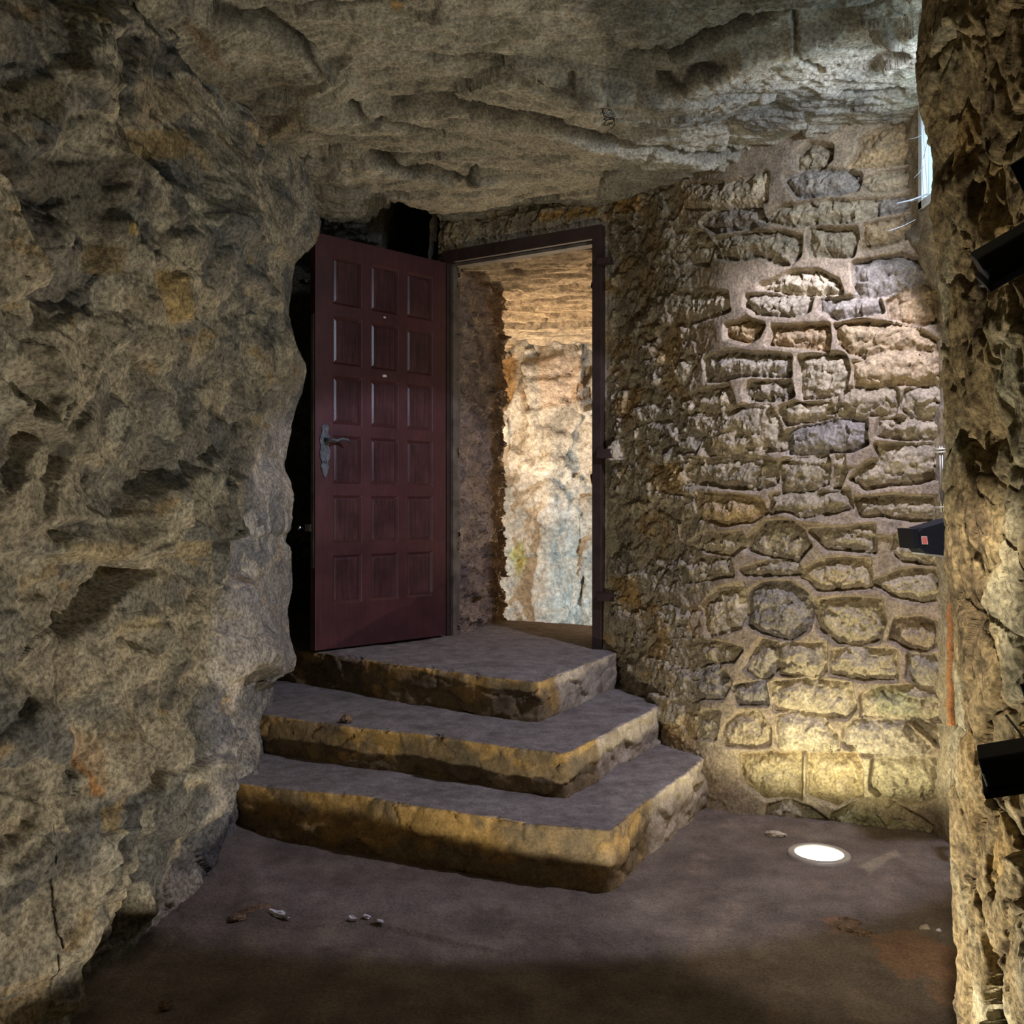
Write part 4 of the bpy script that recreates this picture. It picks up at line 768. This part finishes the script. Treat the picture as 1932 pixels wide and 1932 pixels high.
# ------------------------------------------------------------------ hanging wire, stones, chips
p0 = at(1142, 205, 3.40)
w_ = empty('hanging_wire', p0, label='tangle of black wire hanging from the crack in the rock ceiling', cat='wire')
pts = [(0, 0, .06)]
for k in range(46):
    t = k / 45; pts.append((.018 * math.sin(k * .9) + .016 * t, .015 * math.cos(k * 1.1), .02 - .075 * t + .012 * math.cos(k * .9)))
tube('wire_loops', pts, .0017, WIRE, w_, 5)
def onfloor(x, y, z=0): d = (H - z) * F / (y - HY); return Vector(((x - CX) / F * d, d, z))
for i, (x, y, s, sd_, rz, lab, m) in enumerate((
        (1590, 1752, (.045, .03, .012), 1, .3, 'flat flaky brown stone, largest of the stones near the orange soil', STONE), (1622, 1764, (.03, .016, .012), 2, -.5, 'dark split brown stone beside the flat flaky stone', STONE),
        (1606, 1742, (.030, .008, .010), 3, -.6, 'thin dark slate sliver standing behind the flat flaky stone', STONE), (1571, 1757, (.02, .016, .010), 4, .8, 'small brown stone in front of the flat flaky stone', STONE), (1637, 1769, (.016, .012, .008), 12, .2, 'small brown pebble at the end of the stone cluster', STONE),
        (1463, 1577, (.036, .014, .012), 5, -.25, 'pale brick shard lying by the foot of the wall, left of the ground lamp', PLASTER), (1745, 1755, (.016, .012, .010), 6, .2, 'small ochre stone near the rock corner', PLASTER), (1771, 1758, (.008, .006, .006), 7, 0, 'tiny white pebble near the rock corner', WHITE),
        (311, 1903, (.014, .012, .012), 8, 0, 'dark round pebble alone on the shaded floor', STONE), (654, 1363, (.022, .02, .022), 13, 0, 'fist of grey rubble on the edge of the middle step', STONE))):
    z = .341 if i == 9 else 0
    o = rock_lump('loose_stone' if i not in (5,) else 'brick_shard', onfloor(x, y, z) + Vector((0, 0, s[2] * .45)), s, m, sd_, None, 3, .35, rz); tag(o, label=lab, cat='stone' if i != 5 else 'brick')
for i, (x, y, s, lab) in enumerate(((664, 1738, (.013, .006, .007), 'crumpled white chip nearest the rock face in the little row'), (690, 1734, (.011, .007, .006), 'white chip in the middle of the little row on the floor'), (716, 1742, (.014, .004, .006), 'long white chip at the step end of the little row'))):
    o = rock_lump('white_chip', onfloor(x, y) + Vector((0, 0, .006)), s, WHITE, 20 + i, None, 2, 1.1, -.3); tag(o, label=lab, cat='litter', group='white chips on the floor')
o = rock_lump('glint_lump', onfloor(522, 1729) + Vector((0, 0, .008)), (.040, .010, .010), WHITE, 31, None, 3, .8, -.55); tag(o, label='pale bluish lump standing for a glint on the floor near the foot of the rock face', cat='litter')  # white lump stands in for a glint on a raised floor ridge
for i, (x, y, s) in enumerate(((488, 1722, (.05, .025, .016)), (448, 1735, (.025, .018, .010)))):
    o = rock_lump('clod', onfloor(x, y) + Vector((0, 0, .006)), s, STONE, 40 + i, None, 3, .35, .4); tag(o, label=('large' if i == 0 else 'small') + ' dark earth clod beside the pale bluish glint lump', cat='clod')

# ------------------------------------------------------------------ light
def spot(name, loc, tgt, w, rgb, size, blend=.3, rad=.03):
    l = bpy.data.lights.new(name, 'SPOT'); l.energy = w; l.color = rgb; l.spot_size = math.radians(size); l.spot_blend = blend; l.shadow_soft_size = rad
    o = bpy.data.objects.new(name, l); C.objects.link(o); o.location = loc; o.rotation_euler = (Vector(tgt) - Vector(loc)).to_track_quat('-Z', 'Y').to_euler(); return o
def area(name, loc, tgt, w, rgb, sx, sy):
    l = bpy.data.lights.new(name, 'AREA'); l.energy = w; l.color = rgb; l.shape = 'RECTANGLE'; l.size = sx; l.size_y = sy
    o = bpy.data.objects.new(name, l); C.objects.link(o); o.location = loc; o.rotation_euler = (Vector(tgt) - Vector(loc)).to_track_quat('-Z', 'Y').to_euler(); return o
spot('ground_lamp_light', (LX, LYc, .03), (LX + .03, LYc + .10, 1.0), 20, (1, .92, .62), 166, .35, .05)
spot('near_ground_lamp_light', (.34, 2.02, .014), (.33, 2.02, 1.0), 69, (1.0, .905, .74), 173, .03, .02)
spot('window_daylight', (1.36, 2.86, 2.45), (.10, 4.50, 0), 104, (.75, .74, 1.0), 76, .12, .05)
spot('window_spill', (1.34, 2.80, 2.46), (.80, 3.9, 2.15), 34, (.74, .80, 1.0), 95, 1.0, .05)
area('window_glow', (1.42, 2.92, 2.44), (.3, 3.1, 2.3), 3, (.62, .84, 1.0), .6, .34)
spot('upper_floodlight_light', (.57, 1.26, 1.50), (1.02, 3.05, 0), 52, (1.0, .88, .70), 38, .5, .03)
spot('chamber_lamp_warm', (-.45, 6.75, .9), (.5, 6.3, 2.5), 110, (1.0, .74, .48), 165, .5, .08)
spot('chamber_fill_low', (.34, 6.9, .34), (.25, 6.2, 2.5), 120, (1.0, .76, .50), 140, .5, .06)  # unseen fill added to brighten the chamber ceiling near the doorway
spot('chamber_lamp_side', (-.6, 6.9, 1.3), (.2, 8.0, 1.3), 60, (1.0, .76, .52), 120, .7, .08)
spot('chamber_lamp_cold', (1.10, 6.5, .40), (.62, 8.0, .9), 130, (.66, .86, 1.0), 120, .9, .08)
w = bpy.data.worlds.new('sky'); bpy.context.scene.world = w; w.use_nodes = True
w.node_tree.nodes['Background'].inputs[0].default_value = (.55, .78, 1, 1); w.node_tree.nodes['Background'].inputs[1].default_value = .05

cam = bpy.data.cameras.new('camera'); co = bpy.data.objects.new('camera', cam); C.objects.link(co); bpy.context.scene.camera = co
co.location = (0, 0, H); co.rotation_euler = (math.radians(90), 0, 0); cam.sensor_width = 36; cam.lens = 36 * F / 1932; cam.shift_y = -6 / 1932; cam.clip_start = .02
vs_ = bpy.context.scene.view_settings; vs_.view_transform = 'Standard'; vs_.look = 'None'; vs_.exposure = .28; vs_.gamma = 1; vs_.use_curve_mapping = False
